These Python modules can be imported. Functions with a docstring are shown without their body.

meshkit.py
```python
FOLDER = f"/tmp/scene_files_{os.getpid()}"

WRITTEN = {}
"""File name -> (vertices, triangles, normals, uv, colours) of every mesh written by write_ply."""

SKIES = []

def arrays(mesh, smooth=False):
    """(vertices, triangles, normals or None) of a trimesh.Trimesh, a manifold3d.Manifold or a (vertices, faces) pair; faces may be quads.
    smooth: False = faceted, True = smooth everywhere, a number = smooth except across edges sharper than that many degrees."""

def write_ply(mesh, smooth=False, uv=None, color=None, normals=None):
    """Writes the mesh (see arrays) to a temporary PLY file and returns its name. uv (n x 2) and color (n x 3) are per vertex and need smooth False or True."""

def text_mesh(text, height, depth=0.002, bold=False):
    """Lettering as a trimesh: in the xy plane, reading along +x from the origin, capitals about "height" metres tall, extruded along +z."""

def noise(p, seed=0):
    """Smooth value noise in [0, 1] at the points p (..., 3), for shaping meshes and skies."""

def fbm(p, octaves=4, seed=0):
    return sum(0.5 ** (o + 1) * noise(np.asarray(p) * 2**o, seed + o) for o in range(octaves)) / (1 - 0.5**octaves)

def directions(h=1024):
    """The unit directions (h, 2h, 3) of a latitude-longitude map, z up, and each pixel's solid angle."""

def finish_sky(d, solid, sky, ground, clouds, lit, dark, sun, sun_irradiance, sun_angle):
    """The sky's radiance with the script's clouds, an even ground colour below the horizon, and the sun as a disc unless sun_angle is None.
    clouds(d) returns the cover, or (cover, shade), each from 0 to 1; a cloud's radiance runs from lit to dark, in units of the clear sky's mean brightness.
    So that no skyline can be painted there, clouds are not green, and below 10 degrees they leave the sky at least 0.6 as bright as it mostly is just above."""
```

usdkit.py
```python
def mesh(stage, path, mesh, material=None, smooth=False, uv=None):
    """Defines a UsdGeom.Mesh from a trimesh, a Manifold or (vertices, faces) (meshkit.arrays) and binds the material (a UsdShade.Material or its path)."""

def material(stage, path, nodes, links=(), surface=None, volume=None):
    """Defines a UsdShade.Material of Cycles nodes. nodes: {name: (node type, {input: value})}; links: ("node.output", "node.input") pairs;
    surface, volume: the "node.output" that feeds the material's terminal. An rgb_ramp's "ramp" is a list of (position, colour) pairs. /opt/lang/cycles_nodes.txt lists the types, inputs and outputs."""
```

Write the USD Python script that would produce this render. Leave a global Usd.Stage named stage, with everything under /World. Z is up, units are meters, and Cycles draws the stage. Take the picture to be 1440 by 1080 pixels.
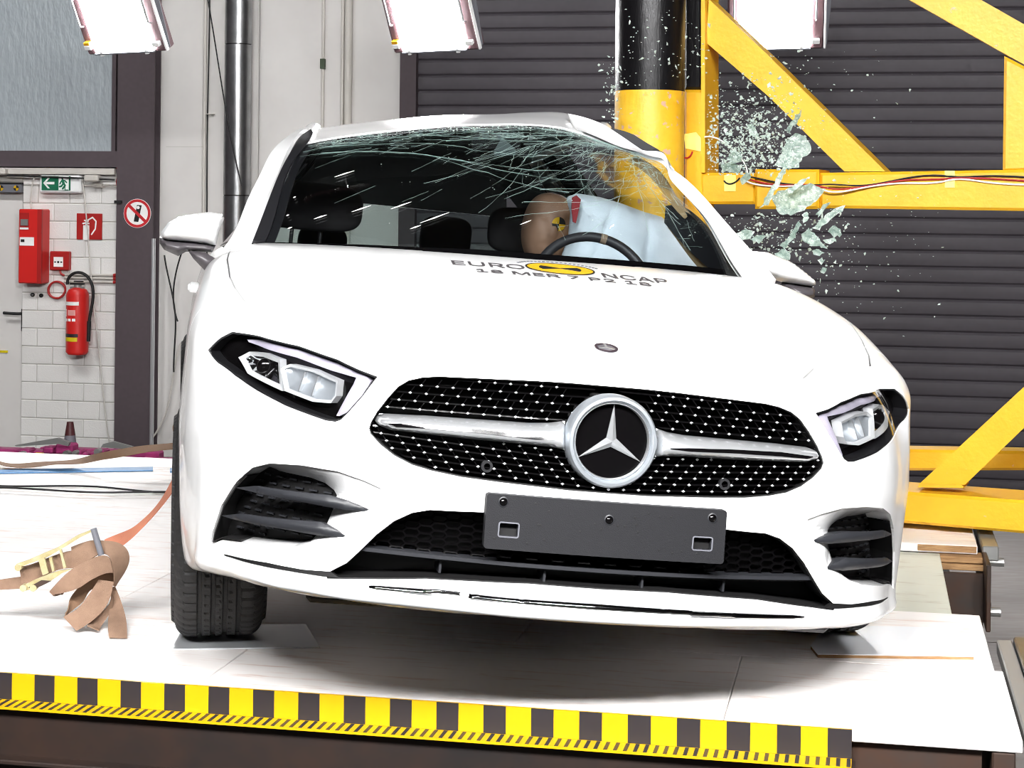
import math, random
import numpy as np, trimesh, manifold3d
from scipy.interpolate import PchipInterpolator, CubicSpline
from scipy.ndimage import map_coordinates
from scipy.spatial import cKDTree, Delaunay
import shapely
from shapely import Polygon, Point, LineString, contains_xy
from shapely import affinity
from pxr import Usd, UsdGeom, UsdLux, UsdShade, Gf, Sdf, Vt
import usdkit, meshkit

stage = Usd.Stage.CreateInMemory()
UsdGeom.SetStageUpAxis(stage, "Z"); UsdGeom.SetStageMetersPerUnit(stage, 1.0)
W_ = UsdGeom.Xform.Define(stage, "/World"); stage.SetDefaultPrim(W_.GetPrim())
UsdGeom.Scope.Define(stage, "/World/Looks")
rng = np.random.default_rng(7); random.seed(7)

# ------------------------------------------------------------------ camera, light levels, exposure
CAM_H = 1.142
cam = UsdGeom.Camera.Define(stage, "/World/camera")
cam.CreateHorizontalApertureAttr(36.0); cam.CreateVerticalApertureAttr(27.0)
cam.CreateFocalLengthAttr(36.0 * 2500 / 1440)
cam.CreateVerticalApertureOffsetAttr(-36.0 * 251 / 1440)
cam.CreateClippingRangeAttr(Gf.Vec2f(0.05, 200.0))
_r = math.radians(0.6)
_right, _up, _back = (math.cos(_r), 0, math.sin(_r)), (-math.sin(_r), 0, math.cos(_r)), (0, -1, 0)
cam.AddTransformOp().Set(Gf.Matrix4d(*_right, 0, *_up, 0, *_back, 0, 0, 0, CAM_H, 1))
cam.CreateExposureAttr(0.0)
LAMP_FRONT = 160.0      # emission of the overhead flood lights in front of and above the car
LAMP_BACK = 120.0
LAMP_WALL_FILL = 60.0      # added flood lights, out of view, that brighten the back wall       # emission of the three flood lights hanging in the picture
# ------------------------------------------------------------------ helpers
def lin(h):
    v = np.array([int(h[i:i + 2], 16) / 255 for i in (1, 3, 5)])
    return tuple(np.where(v <= .04045, v / 12.92, ((v + .055) / 1.055) ** 2.4))
MATS = {}
def mat(name, col, rough=.5, metal=0., bump=None, vary=None, coat=0., spec=None, emit=None, scale3=None, ior=None):
    """principled material; vary=(scale, second colour, contrast) adds noise colour, bump=(scale, strength)"""
    if name in MATS: return MATS[name]
    pin = {"roughness": rough, "metallic": metal, "base_color": lin(col)}
    if coat: pin["coat_weight"] = coat; pin["coat_roughness"] = .05
    if spec is not None: pin["specular_ior_level"] = spec
    nodes, links = {"p": ("principled_bsdf", pin)}, []
    if vary or bump:
        nodes["tc"] = ("texture_coordinate", {}); nodes["mp"] = ("mapping", {"scale": scale3 or (1, 1, 1)})
        links.append(("tc.object", "mp.vector"))
    if vary:
        nodes["n"] = ("noise_texture", {"scale": vary[0], "detail": 5.0, "roughness": .6})
        nodes["r"] = ("rgb_ramp", {"ramp": [(.5 - vary[2], lin(col)), (.5 + vary[2], lin(vary[1]))]})
        links += [("mp.vector", "n.vector"), ("n.fac", "r.fac"), ("r.color", "p.base_color")]
    if bump:
        nodes["bn"] = ("noise_texture", {"scale": bump[0], "detail": 4.0}); nodes["b"] = ("bump", {"strength": bump[1], "distance": .01})
        links += [("mp.vector", "bn.vector"), ("bn.fac", "b.height"), ("b.normal", "p.normal")]
    if emit: pin["emission_color"] = lin(emit[0]); pin["emission_strength"] = emit[1]
    MATS[name] = usdkit.material(stage, f"/World/Looks/{name}", nodes, links, surface="p.BSDF")
    return MATS[name]
def emitter(name, col, strength):
    MATS[name] = usdkit.material(stage, f"/World/Looks/{name}", {"e": ("emission", {"color": lin(col), "strength": strength})}, [], surface="e.emission"); return MATS[name]
def pane(name, tint, gloss_rough=.02, ior=1.5, diffuse=None, dmix=0.):
    nodes = {"t": ("transparent_bsdf", {"color": lin(tint)}), "g": ("glossy_bsdf", {"roughness": gloss_rough, "color": (1, 1, 1)}), "lw": ("layer_weight", {"blend": .5}), "pw": ("math", {"math_type": "power", "value2": 5.0}), "f": ("math", {"math_type": "multiply_add", "value2": .9, "value3": .03}), "m": ("mix_closure", {})}
    links = [("lw.facing", "pw.value1"), ("pw.value", "f.value1"), ("f.value", "m.fac"), ("t.BSDF", "m.closure1"), ("g.BSDF", "m.closure2")]
    out = "m.closure"
    if diffuse:
        nodes["d"] = ("diffuse_bsdf", {"color": lin(diffuse)}); nodes["tl"] = ("translucent_bsdf", {"color": lin(diffuse)})
        nodes["m3"] = ("mix_closure", {"fac": .5}); nodes["m2"] = ("mix_closure", {"fac": dmix})
        links += [("d.BSDF", "m3.closure1"), ("tl.BSDF", "m3.closure2"), ("m.closure", "m2.closure1"), ("m3.closure", "m2.closure2")]; out = "m2.closure"
    MATS[name] = usdkit.material(stage, f"/World/Looks/{name}", nodes, links, surface=out); return MATS[name]

USED = {}
def path_for(parent, name):
    n = USED.get((parent, name), 0); USED[(parent, name)] = n + 1
    return f"{parent}/{name}" if n == 0 else f"{parent}/{name}_{n:03d}"
def data(prim, label=None, cat=None, group=None, kind=None):
    for k, v in (("label", label), ("category", cat), ("group", group), ("kind", kind)):
        if v: prim.SetCustomDataByKey(k, v)
def thing(name, label=None, cat=None, loc=None, mtx=None, group=None, kind=None):
    p = path_for("/World", name); x = UsdGeom.Xform.Define(stage, p)
    if mtx is not None: x.AddTransformOp().Set(Gf.Matrix4d(*[float(v) for v in np.asarray(mtx).T.ravel()]))
    elif loc is not None: x.AddTranslateOp().Set(Gf.Vec3d(*map(float, loc)))
    data(x.GetPrim(), label, cat, group, kind); return p
def part(parent, name, mesh, m, smooth=30, label=None, kind=None):
    p = path_for(parent, name); g = usdkit.mesh(stage, p, mesh, m, smooth=smooth); data(g.GetPrim(), label, None, None, kind); return p
def solo(name, mesh, m, label=None, cat=None, group=None, kind=None, smooth=30):
    p = path_for("/World", name); g = usdkit.mesh(stage, p, mesh, m, smooth=smooth); data(g.GetPrim(), label, cat, group, kind); return p
def raw(parent, name, v, f, n, m, label=None):
    p = path_for(parent, name); g = UsdGeom.Mesh.Define(stage, p)
    g.CreatePointsAttr(Vt.Vec3fArray.FromNumpy(v.astype(np.float32))); g.CreateFaceVertexCountsAttr(Vt.IntArray.FromNumpy(np.full(len(f), 3, np.int32)))
    g.CreateFaceVertexIndicesAttr(Vt.IntArray.FromNumpy(f.astype(np.int32).ravel())); g.CreateSubdivisionSchemeAttr("none")
    g.CreateNormalsAttr(Vt.Vec3fArray.FromNumpy(n.astype(np.float32))); g.SetNormalsInterpolation("vertex")
    UsdShade.MaterialBindingAPI.Apply(g.GetPrim()).Bind(m); data(g.GetPrim(), label); return p
cat_ = lambda ms: trimesh.util.concatenate(ms)
def box(x0, x1, y0, y1, z0, z1):
    return trimesh.creation.box(bounds=[[min(x0, x1), min(y0, y1), min(z0, z1)], [max(x0, x1), max(y0, y1), max(z0, z1)]])
def bbox(x0, x1, y0, y1, z0, z1, r=.004):
    """box with chamfered edges"""
    lo, hi = np.minimum([x0, y0, z0], [x1, y1, z1]), np.maximum([x0, y0, z0], [x1, y1, z1]); r = min(r, *((hi - lo) * .45))
    pts = []
    for s in np.ndindex(2, 2, 2):
        c = np.where(s, hi, lo); d = np.where(s, -r, r)
        for k in range(3):
            q = c + d; q[k] = c[k]; pts.append(q)
    return trimesh.convex.convex_hull(np.array(pts))
A_H = math.radians(-11.4); EX = np.array([math.cos(A_H), math.sin(A_H), 0]); EY = np.array([-math.sin(A_H), math.cos(A_H), 0])
HALL = np.eye(4); HALL[:3, 0] = EX; HALL[:3, 1] = EY
def hall(m): m = m.copy(); m.apply_transform(HALL); return m
def hp(h, k, z): return EX * h + EY * k + np.array([0, 0, z])
def hbox(h0, h1, k0, k1, z0, z1, r=0): return hall(bbox(h0, h1, k0, k1, z0, z1, r) if r else box(h0, h1, k0, k1, z0, z1))
def tube(pts, r, n=8, closed=False, caps=True):
    P = np.asarray(pts, float); m = len(P)
    t = np.gradient(P, axis=0) if not closed else np.roll(P, -1, 0) - np.roll(P, 1, 0)
    t /= np.linalg.norm(t, axis=1)[:, None] + 1e-12
    u = np.cross(t[0], [0, 0, 1.]); u = np.cross(t[0], [1., 0, 0]) if np.linalg.norm(u) < .2 else u
    U = []
    for k in range(m):
        u = u - t[k] * (u @ t[k]); u /= np.linalg.norm(u) + 1e-12; U.append(u)
    U = np.array(U); V = np.cross(t, U); a = np.linspace(0, 2 * np.pi, n, endpoint=False); r = np.broadcast_to(np.asarray(r, float), (m,))
    v = (P[:, None] + r[:, None, None] * (np.cos(a)[None, :, None] * U[:, None] + np.sin(a)[None, :, None] * V[:, None])).reshape(-1, 3)
    f = []
    for k in range(m if closed else m - 1):
        k2 = (k + 1) % m
        for j in range(n):
            b, c, d, e = k * n + j, k * n + (j + 1) % n, k2 * n + (j + 1) % n, k2 * n + j; f += [(b, c, d), (b, d, e)]
    if not closed and caps:
        v = np.vstack([v, P[0], P[-1]]); i = m * n
        for j in range(n): f += [(i, (j + 1) % n, j), (i + 1, (m - 1) * n + j, (m - 1) * n + (j + 1) % n)]
    return trimesh.Trimesh(v, f, process=False)
def spline(pts, n=40):
    P = np.asarray(pts, float); d = np.r_[0, np.cumsum(np.linalg.norm(np.diff(P, axis=0), axis=1) + 1e-9)]
    return CubicSpline(d, P)(np.linspace(0, d[-1], n)) if len(P) > 2 else P[0] + (P[1] - P[0]) * np.linspace(0, 1, n)[:, None]
def pch(pts, n=40):
    P = np.asarray(pts, float); d = np.r_[0, np.cumsum(np.linalg.norm(np.diff(P, axis=0), axis=1) + 1e-9)]
    return PchipInterpolator(d, P)(np.linspace(0, d[-1], n))
def grid(P, thick=0., closed_u=False):
    """surface through a grid of points (n, m, 3); thick > 0 gives it a back and rims"""
    n, m = P.shape[:2]; idx = np.arange(n * m).reshape(n, m); f = []
    f = [np.c_[idx[:-1, :-1].ravel(), idx[1:, :-1].ravel(), idx[1:, 1:].ravel()], np.c_[idx[:-1, :-1].ravel(), idx[1:, 1:].ravel(), idx[:-1, 1:].ravel()]]
    f = np.vstack(f); v = P.reshape(-1, 3)
    if not thick: return trimesh.Trimesh(v, f, process=False)
    N = trimesh.Trimesh(v, f, process=False).vertex_normals
    b = v - N * thick; o = n * m
    loop = np.r_[idx[0, :], idx[1:, -1], idx[-1, -2::-1], idx[-2:0:-1, 0]]; l2 = np.roll(loop, -1)
    f = np.vstack([f, f[:, ::-1] + o, np.c_[loop, loop + o, l2], np.c_[l2, loop + o, l2 + o]])
    t = trimesh.Trimesh(np.vstack([v, b]), f, process=False)
    if t.volume < 0: t.invert()
    return t
def extrude(poly, h, origin=(0, 0, 0), ax=(1, 0, 0), ay=(0, 0, 1), ):
    """shapely polygon in the plane (ax, ay) at origin, thickened by h along ax x ay"""
    ax, ay = np.asarray(ax, float), np.asarray(ay, float); nz = np.cross(ax, ay); nz /= np.linalg.norm(nz)
    ms = []
    for g in (poly.geoms if hasattr(poly, "geoms") else [poly]):
        m = trimesh.creation.extrude_polygon(g, abs(h)); v = m.vertices
        m.vertices = np.asarray(origin) + v[:, :1] * ax + v[:, 1:2] * ay + v[:, 2:] * nz * np.sign(h)
        if m.volume < 0: m.invert()
        ms.append(m)
    return cat_(ms)
def flat(pts3, thick, toward=(0, -1, 0)):
    """polygon given by points in space, thickened by a slab centred on them"""
    P = np.asarray(pts3, float); c = P.mean(0); n = np.linalg.svd(P - c)[2][2]
    if n @ np.asarray(toward) < 0: n = -n
    ax = np.cross([0, 0, 1.], n); ax = np.array([1., 0, 0]) if np.linalg.norm(ax) < 1e-3 else ax / np.linalg.norm(ax); ay = np.cross(n, ax)
    q = np.c_[(P - c) @ ax, (P - c) @ ay]; return extrude(Polygon(q).buffer(0), thick, c - n * thick / 2, ax, ay)
def lathe(prof, n=48, at=(0, 0, 0), axis="z"):
    m = trimesh.creation.revolve(np.asarray(prof, float), sections=n)
    if axis == "y": m.apply_transform(trimesh.transformations.rotation_matrix(np.pi / 2, [1, 0, 0]))
    if axis == "x": m.apply_transform(trimesh.transformations.rotation_matrix(np.pi / 2, [0, 1, 0]))
    m.apply_translation(at)
    if m.is_watertight and m.volume < 0: m.invert()
    return m
def cyl(a, b, r, n=20):
    return trimesh.creation.cylinder(radius=r, segment=[a, b], sections=n)
def ribbon(A, B, thick=.003, n=60):
    """strap between two edge lines A and B"""
    a, b = spline(A, n), spline(B, n); P = np.stack([a, .5 * (a + b), b], 1); return grid(P, thick)
def disc_poly(r, n=40, c=(0, 0)): return Point(*c).buffer(r, quad_segs=n // 4)

# ------------------------------------------------------------------ materials
white_paint = mat("white_car_paint", "#eeeeee", .25, coat=.6)
black_gloss = mat("black_gloss", "#0a090a", .12)
black_plastic = mat("black_plastic", "#17171a", .5, bump=(400, .1))
dark_liner = mat("dark_liner", "#0b0a0b", .6)
grey_plastic = mat("grey_plastic", "#212124", .6, bump=(500, .15), spec=.3)
fin_plastic = mat("fin_plastic", "#2a2b2f", .45)
chrome = mat("chrome", "#eef0f2", .2, .75)
mirror_chrome = mat("mirror_chrome", "#e6e8ea", .06, 1.)
stud_silver = mat("stud_silver", "#eef0f2", .3, .35)
satin_silver = mat("satin_silver", "#b4bac0", .35, .55)
rubber = mat("rubber", "#232222", .7, bump=(120, .2))
interior_dark = mat("interior_dark", "#151314", .75)
seat_fabric = mat("seat_fabric", "#1d1a1b", .9)
def chipped(name, base, light, chip_col, sc, lo, hi):
    """painted steel with small scuffs and chips"""
    MATS[name] = usdkit.material(stage, f"/World/Looks/{name}", {"tc": ("texture_coordinate", {}), "n": ("noise_texture", {"scale": 7.0, "detail": 4.0}), "r": ("rgb_ramp", {"ramp": [(.3, lin(base)), (.7, lin(light))]}), "c": ("noise_texture", {"scale": sc, "detail": 3.0, "roughness": .6}), "cr": ("rgb_ramp", {"ramp": [(lo, (0, 0, 0)), (hi, (1, 1, 1))]}),
        "mx": ("mix", {"mix_type": "blend", "color2": lin(chip_col)}), "bn": ("noise_texture", {"scale": 60.0}), "b": ("bump", {"strength": .08, "distance": .01}), "p": ("principled_bsdf", {"roughness": .42})},
        [("tc.object", "n.vector"), ("tc.object", "c.vector"), ("n.fac", "r.fac"), ("c.fac", "cr.fac"), ("cr.color", "mx.fac"), ("r.color", "mx.color1"), ("mx.color", "p.base_color"), ("tc.object", "bn.vector"), ("bn.fac", "b.height"), ("b.normal", "p.normal")], surface="p.BSDF"); return MATS[name]
yellow_paint = chipped("yellow_paint", "#dda619", "#e2b022", "#d9a880", 30, .70, .74)
pole_yellow = chipped("pole_yellow", "#dda51a", "#e4b83a", "#bf9a86", 34, .62, .67)
pole_black = mat("pole_black", "#141315", .28, .3, bump=(180, .12), scale3=(1, 1, .15))
def streaked(name, base, dark, dark2, sc, stretch, lo=.54, hi=.72):
    """pale wood with sparse darker grain flecks"""
    MATS[name] = usdkit.material(stage, f"/World/Looks/{name}", {"tc": ("texture_coordinate", {}), "rot": ("mapping", {"rotation": (0, 0, -A_H_), "scale": (1, 1, 1)}), "mp": ("mapping", {"scale": stretch}), "n": ("noise_texture", {"scale": sc, "detail": 6.0, "roughness": .65, "distortion": .4}),
        "n2": ("noise_texture", {"scale": 1.1, "detail": 3.0}), "r": ("rgb_ramp", {"ramp": [(0, lin(base)), (lo, lin(base)), (hi, lin(dark)), (1, lin(dark2))]}), "r2": ("rgb_ramp", {"ramp": [(.35, (1, 1, 1)), (.75, (.84, .82, .80))]}), "mx": ("mix", {"mix_type": "multiply", "fac": 1.0}),
        "b": ("bump", {"strength": .12, "distance": .004}), "p": ("principled_bsdf", {"roughness": .65})},
        [("tc.object", "rot.vector"), ("rot.vector", "mp.vector"), ("mp.vector", "n.vector"), ("tc.object", "n2.vector"), ("n.fac", "r.fac"), ("n2.fac", "r2.fac"), ("r.color", "mx.color1"), ("r2.color", "mx.color2"), ("mx.color", "p.base_color"), ("n.fac", "b.height"), ("b.normal", "p.normal")], surface="p.BSDF"); return MATS[name]
A_H_ = math.radians(-11.4)
deck_wood = streaked("deck_wood", "#fcf8f6", "#e6d0c6", "#c9a795", 4.5, (1.1, 9, 1))
deck_edge = mat("deck_edge", "#b58f63", .8, vary=(60, "#8a6540", .2), scale3=(.3, .3, 3))
green_wood = streaked("green_wood", "#cfd2c4", "#b3ab98", "#8a7a66", 4.0, (1.2, 7, 1))
dark_steel = mat("dark_steel", "#3a3532", .6, .35, vary=(6, "#4a3022", .2))
beam_steel = mat("beam_steel", "#1f1a19", .65, .3, vary=(6, "#33221a", .2))
grey_steel = mat("grey_steel", "#9a9a98", .45, .6)
galvanised = mat("galvanised", "#a8a9aa", .3, .95, vary=(9, "#8b8c8e", .3))
sheet_alu = mat("sheet_alu", "#d6d9dc", .3, .5)
sheet_white = mat("sheet_white", "#eceef2", .4)
concrete = mat("concrete", "#3c3b39", .85, vary=(3, "#454441", .3), bump=(30, .2))
ply_floor = mat("ply_floor", "#a5a19e", .85, vary=(5, "#938c89", .25), scale3=(1, 5, 1))
ceiling_grey = mat("ceiling_grey", "#2c2b2d", .8)
wall_white = mat("wall_white", "#dcdad7", .8, vary=(5, "#d2d0cd", .3), bump=(90, .1))
mortar = mat("mortar", "#bdbab4", .9)
panel_white = mat("panel_white", "#d9d6d3", .6, vary=(3, "#cfcbc8", .3))
pipe_paint = mat("pipe_paint", "#c9c4bd", .5)
dark_brown = mat("dark_brown", "#51464b", .7, vary=(30, "#4a4044", .3))
shutter_grey = mat("shutter_grey", "#4c474d", .6, vary=(20, "#464147", .3))
red_paint = mat("red_paint", "#cf2420", .4)
red_dark = mat("red_dark", "#a81e1c", .45)
sign_white = mat("sign_white", "#f2f2f0", .5)
sign_green = mat("sign_green", "#0f6a4b", .5)
sign_red = mat("sign_red", "#c4232a", .5)
black_flat = mat("black_flat", "#151415", .6)
black_mark = mat("black_mark", "#2b2629", .5)
yellow_mark = mat("yellow_mark", "#d0a400", .45)
tan_strap = mat("tan_strap", "#8f735f", .85, vary=(40, "#826754", .2), bump=(700, .3))
orange_strap = mat("orange_strap", "#b8745a", .85, bump=(700, .3))
dark_strap = mat("brown_strap", "#80634c", .85, bump=(700, .3))
zinc = mat("zinc_yellow", "#d3caa8", .35, .35, vary=(30, "#b5a56f", .25))
grip_grey = mat("grip_grey", "#6c6d74", .5)
blue_tape = mat("blue_tape", "#4f83b3", .5)
magenta_paint = mat("magenta_paint", "#a8346f", .45, vary=(25, "#8a2a60", .3))
brown_red = mat("brown_red", "#4a1f22", .5)
lamp_white = mat("lamp_white", "#f0f0f0", .5)
lamp_frame = mat("lamp_frame", "#5a4347", .5)
amber = mat("amber", "#e0a21c", .4)
airbag_blue = mat("airbag_fabric", "#dde6ee", .85, bump=(14, .5))
skin_brown = mat("dummy_skin", "#9a7862", .6, vary=(12, "#8a6852", .3))
beige_trim = mat("beige_trim", "#b59a72", .7)
label_yellow = mat("label_yellow", "#d8c411", .5)
glass_screen = pane("windscreen_glass", "#eceff0", .02)
glass_tint = pane("tinted_glass", "#2a3333", .02)
glass_clear = pane("lamp_cover", "#f4f4f4", .02, 1.35)
shard_glass = usdkit.material(stage, "/World/Looks/shard_glass", {"tc": ("texture_coordinate", {}), "n": ("noise_texture", {"scale": 75.0, "detail": 4.0, "roughness": .7}), "r": ("rgb_ramp", {"ramp": [(.35, lin("#8fa59c")), (.52, lin("#c3d6ce")), (.68, lin("#f2faf6"))]}), "b": ("bump", {"strength": .6, "distance": .004}),
    "d": ("diffuse_bsdf", {}), "tl": ("translucent_bsdf", {}), "m1": ("mix_closure", {"fac": .4}), "t": ("transparent_bsdf", {"color": lin("#d6e8e1")}), "g": ("glossy_bsdf", {"roughness": .15}), "m2": ("mix_closure", {"fac": .55}), "m3": ("mix_closure", {"fac": .07})},
    [("tc.object", "n.vector"), ("n.fac", "r.fac"), ("r.color", "d.color"), ("r.color", "tl.color"), ("n.fac", "b.height"), ("b.normal", "d.normal"), ("b.normal", "g.normal"), ("d.BSDF", "m1.closure1"), ("tl.BSDF", "m1.closure2"), ("t.BSDF", "m2.closure1"), ("m1.closure", "m2.closure2"), ("m2.closure", "m3.closure1"), ("g.BSDF", "m3.closure2")], surface="m3.closure")
granule_glass = pane("granule_glass", "#d7ebe4", .15, 1.5, "#e2ece8", .7)
crack_mat = pane("crack_glass", "#d5e8e4", .2, 1.5, "#d0e4e0", .55)
light_front = emitter("lamp_light_front", "#ffffff", LAMP_FRONT)
light_wall_fill = emitter("lamp_light_wall_fill", "#ffffff", LAMP_WALL_FILL)
light_back = emitter("lamp_light_back", "#ffffff", LAMP_BACK)
ribbed_glass = usdkit.material(stage, "/World/Looks/ribbed_glass", {"tc": ("texture_coordinate", {}), "mp": ("mapping", {"scale": (1, 1, .35)}), "n": ("noise_texture", {"scale": 28.0, "detail": 2.0}), "b": ("bump", {"strength": .7, "distance": .02}),
    "p": ("principled_bsdf", {"base_color": lin("#a3abb0"), "roughness": .42, "specular_ior_level": .6})}, [("tc.object", "mp.vector"), ("mp.vector", "n.vector"), ("n.fac", "b.height"), ("b.normal", "p.normal")], surface="p.BSDF")

# ------------------------------------------------------------------ the hall
K = 12.4; ZF = -0.75                     # back wall distance in hall axes, hall floor height (deck top = 0)
def setting(name, kind="structure"): return thing(name, kind=kind)
def wrect(name, parent, a, b, k0, k1, m, r=0, label=None):
    """box on the back wall between corners a and b, each (h, z)"""
    return part(parent, name, hbox(a[0], b[0], k0, k1, a[1], b[1], r), m, False, label)
fl = setting("floor")
part(fl, "floor_slab", hbox(-9, .42, -4, K + .3, ZF - .3, ZF), concrete, False)
part(fl, "floor_slab", hbox(.426, 7, 3.5, 8.05, ZF - .3, ZF), ply_floor, False)
part(fl, "floor_slab", hbox(.426, 7, 8.06, K + .3, ZF - .3, ZF), ply_floor, False)
part(fl, "floor_slab", hbox(.426, 7, -4, 3.494, ZF - .3, ZF), concrete, False)
part(fl, "joint_strip", hbox(.42, 7, 8.04, 8.07, ZF - .3, ZF - .02), black_flat, False)
ce = solo("ceiling", hbox(-9, 7, -4, K + .3, 5.6, 5.8), ceiling_grey, kind="structure", smooth=False)
solo("wall_left", hbox(-9.2, -9, -4, K + .3, ZF, 5.6), dark_brown, kind="structure", smooth=False)
solo("wall_right", hbox(7, 7.2, -4, K + .3, ZF, 5.6), dark_brown, kind="structure", smooth=False)
solo("wall_front", hbox(-9, 7, -4.2, -4, ZF, 5.6), dark_brown, kind="structure", smooth=False)
wb = setting("wall_back")
(bh0, bz1), (bh1, bz0) = (-6.2573, 1.3874), (-5.4295, -1.0630)
part(wb, "mortar_bed", hbox(bh0, bh1, K + .004, K + .25, ZF, bz1), mortar, False)
# sand-lime blocks in running bond
bp, bq = .253, .1345; z = bz1; row = 0
BR = [mat(f"block_{i}", c, .8, bump=(90, .12)) for i, c in enumerate(("#dedcd9", "#d9d7d4", "#e1dfdc"))]
while z > ZF - .05:
    h = bh0 - (bp / 2 if row % 2 else 0)
    while h < bh1:
        a, b = max(h, bh0), min(h + bp - .006, bh1)
        if b - a > .02:
            e = rng.uniform(-.0015, .0015); part(wb, "brick", hbox(a, b, K - .002 + e, K + .1, max(z - bq + .006, ZF), z, .004), BR[rng.integers(3)], False)
        h += bp
    z -= bq; row += 1
part(wb, "wall_upper", hbox(-9, bh1, K + .06, K + .25, bz1, 5.6), panel_white, False)
part(wb, "wall_far", hbox(-9, bh0 - .9, K + .004, K + .25, ZF, bz1), panel_white, False)
# metal faced panels right of the column, up to the shutter
ph = [(-5.1781, 2.1109)[0], (-4.8325, 2.1093)[0], (-4.4029, 2.1073)[0], (-3.7633, 2.1043)[0], (-3.3209, 2.1022)[0]]
for a, b in zip(ph[:-1], ph[1:]):
    part(wb, "wall_panel", hbox(a + .002, b - .002, K + .0, K + .12, ZF, 5.6, .006), panel_white, False)
part(wb, "seam_backing", hbox(ph[0], ph[-1], K + .05, K + .25, ZF, 5.6), mortar, False)
part(wb, "panel_joint", hbox(ph[0] + .06, ph[1], K - .003, K + .01, (-4.9708, 1.5528)[1] - .004, (-4.9708, 1.5528)[1]), mortar, False)
sh = (-3.3209, 2.1022)[0]
part(wb, "wall_above_shutter", hbox(sh, 7, K, K + .25, 4.4, 5.6), dark_brown, False)
# window over the block wall
wn = setting("window_1")
(a, b) = (-5.5329, 2.1125)[0], (-6.6838, 1.5142)[1]
part(wn, "pane", hbox(-8.9, (-5.5301, 2.1125)[0], K + .0, K + .05, b, 4.6), ribbed_glass, False)
part(wn, "window_frame", hbox((-5.5301, 2.1125)[0], (-5.4990, 2.1124)[0], K - .05, K + .06, b - .02, 4.7), dark_brown, False)
part(wn, "window_frame", hbox(-8.9, (-5.4707, 2.1123)[0], K - .06, K + .06, (-5.8720, 1.3950)[1], b), dark_brown, False)
part(wn, "sill_strip", hbox(-8.9, (-5.4933, 2.1124)[0], K - .075, K - .05, (-6.1010, 1.3402)[1], (-6.1015, 1.3856)[1]), pipe_paint, False)
part(wn, "window_frame", hbox(-8.9, a, K - .05, K + .06, 4.6, 4.7), dark_brown, False)
# door at the far left of the frame
dr = setting("door_1")
part(dr, "door_leaf", hbox(bh0 - 1.0, bh0 - .004, K + .05, K + .1, ZF, (-6.3313, 1.2689)[1]), panel_white, False)
part(dr, "door_frame", hbox(bh0 - 1.1, bh0 - .002, K + .0, K + .1, (-6.3314, 1.2743)[1], (-6.3322, 1.3494)[1], .01), pipe_paint, False)
part(dr, "lock_plate", hbox(*[(-6.2826, 0.2939)[0], (-6.2479, 0.2947)[0]], K + .03, K + .055, (-6.2607, 0.1498)[1], (-6.2627, 0.3265)[1], .008), black_flat, False)
hx, hz = (-6.2681, 0.2889)
part(dr, "door_handle", cat_([hall(tube(pch([(hx, K + .04, hz), (hx, K - .01, hz), (hx - .02, K - .02, hz), (hx - .13, K - .02, hz + .004)], 20), .011))]), black_flat)
part(dr, "yellow_mark", hbox((-6.4632, 2.6542)[0] - .2, (-6.3934, 2.6534)[0], K + .04, K + .052, (-6.4329, -0.0129)[1], (-6.4331, 0.0032)[1]), label_yellow, False)
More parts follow.
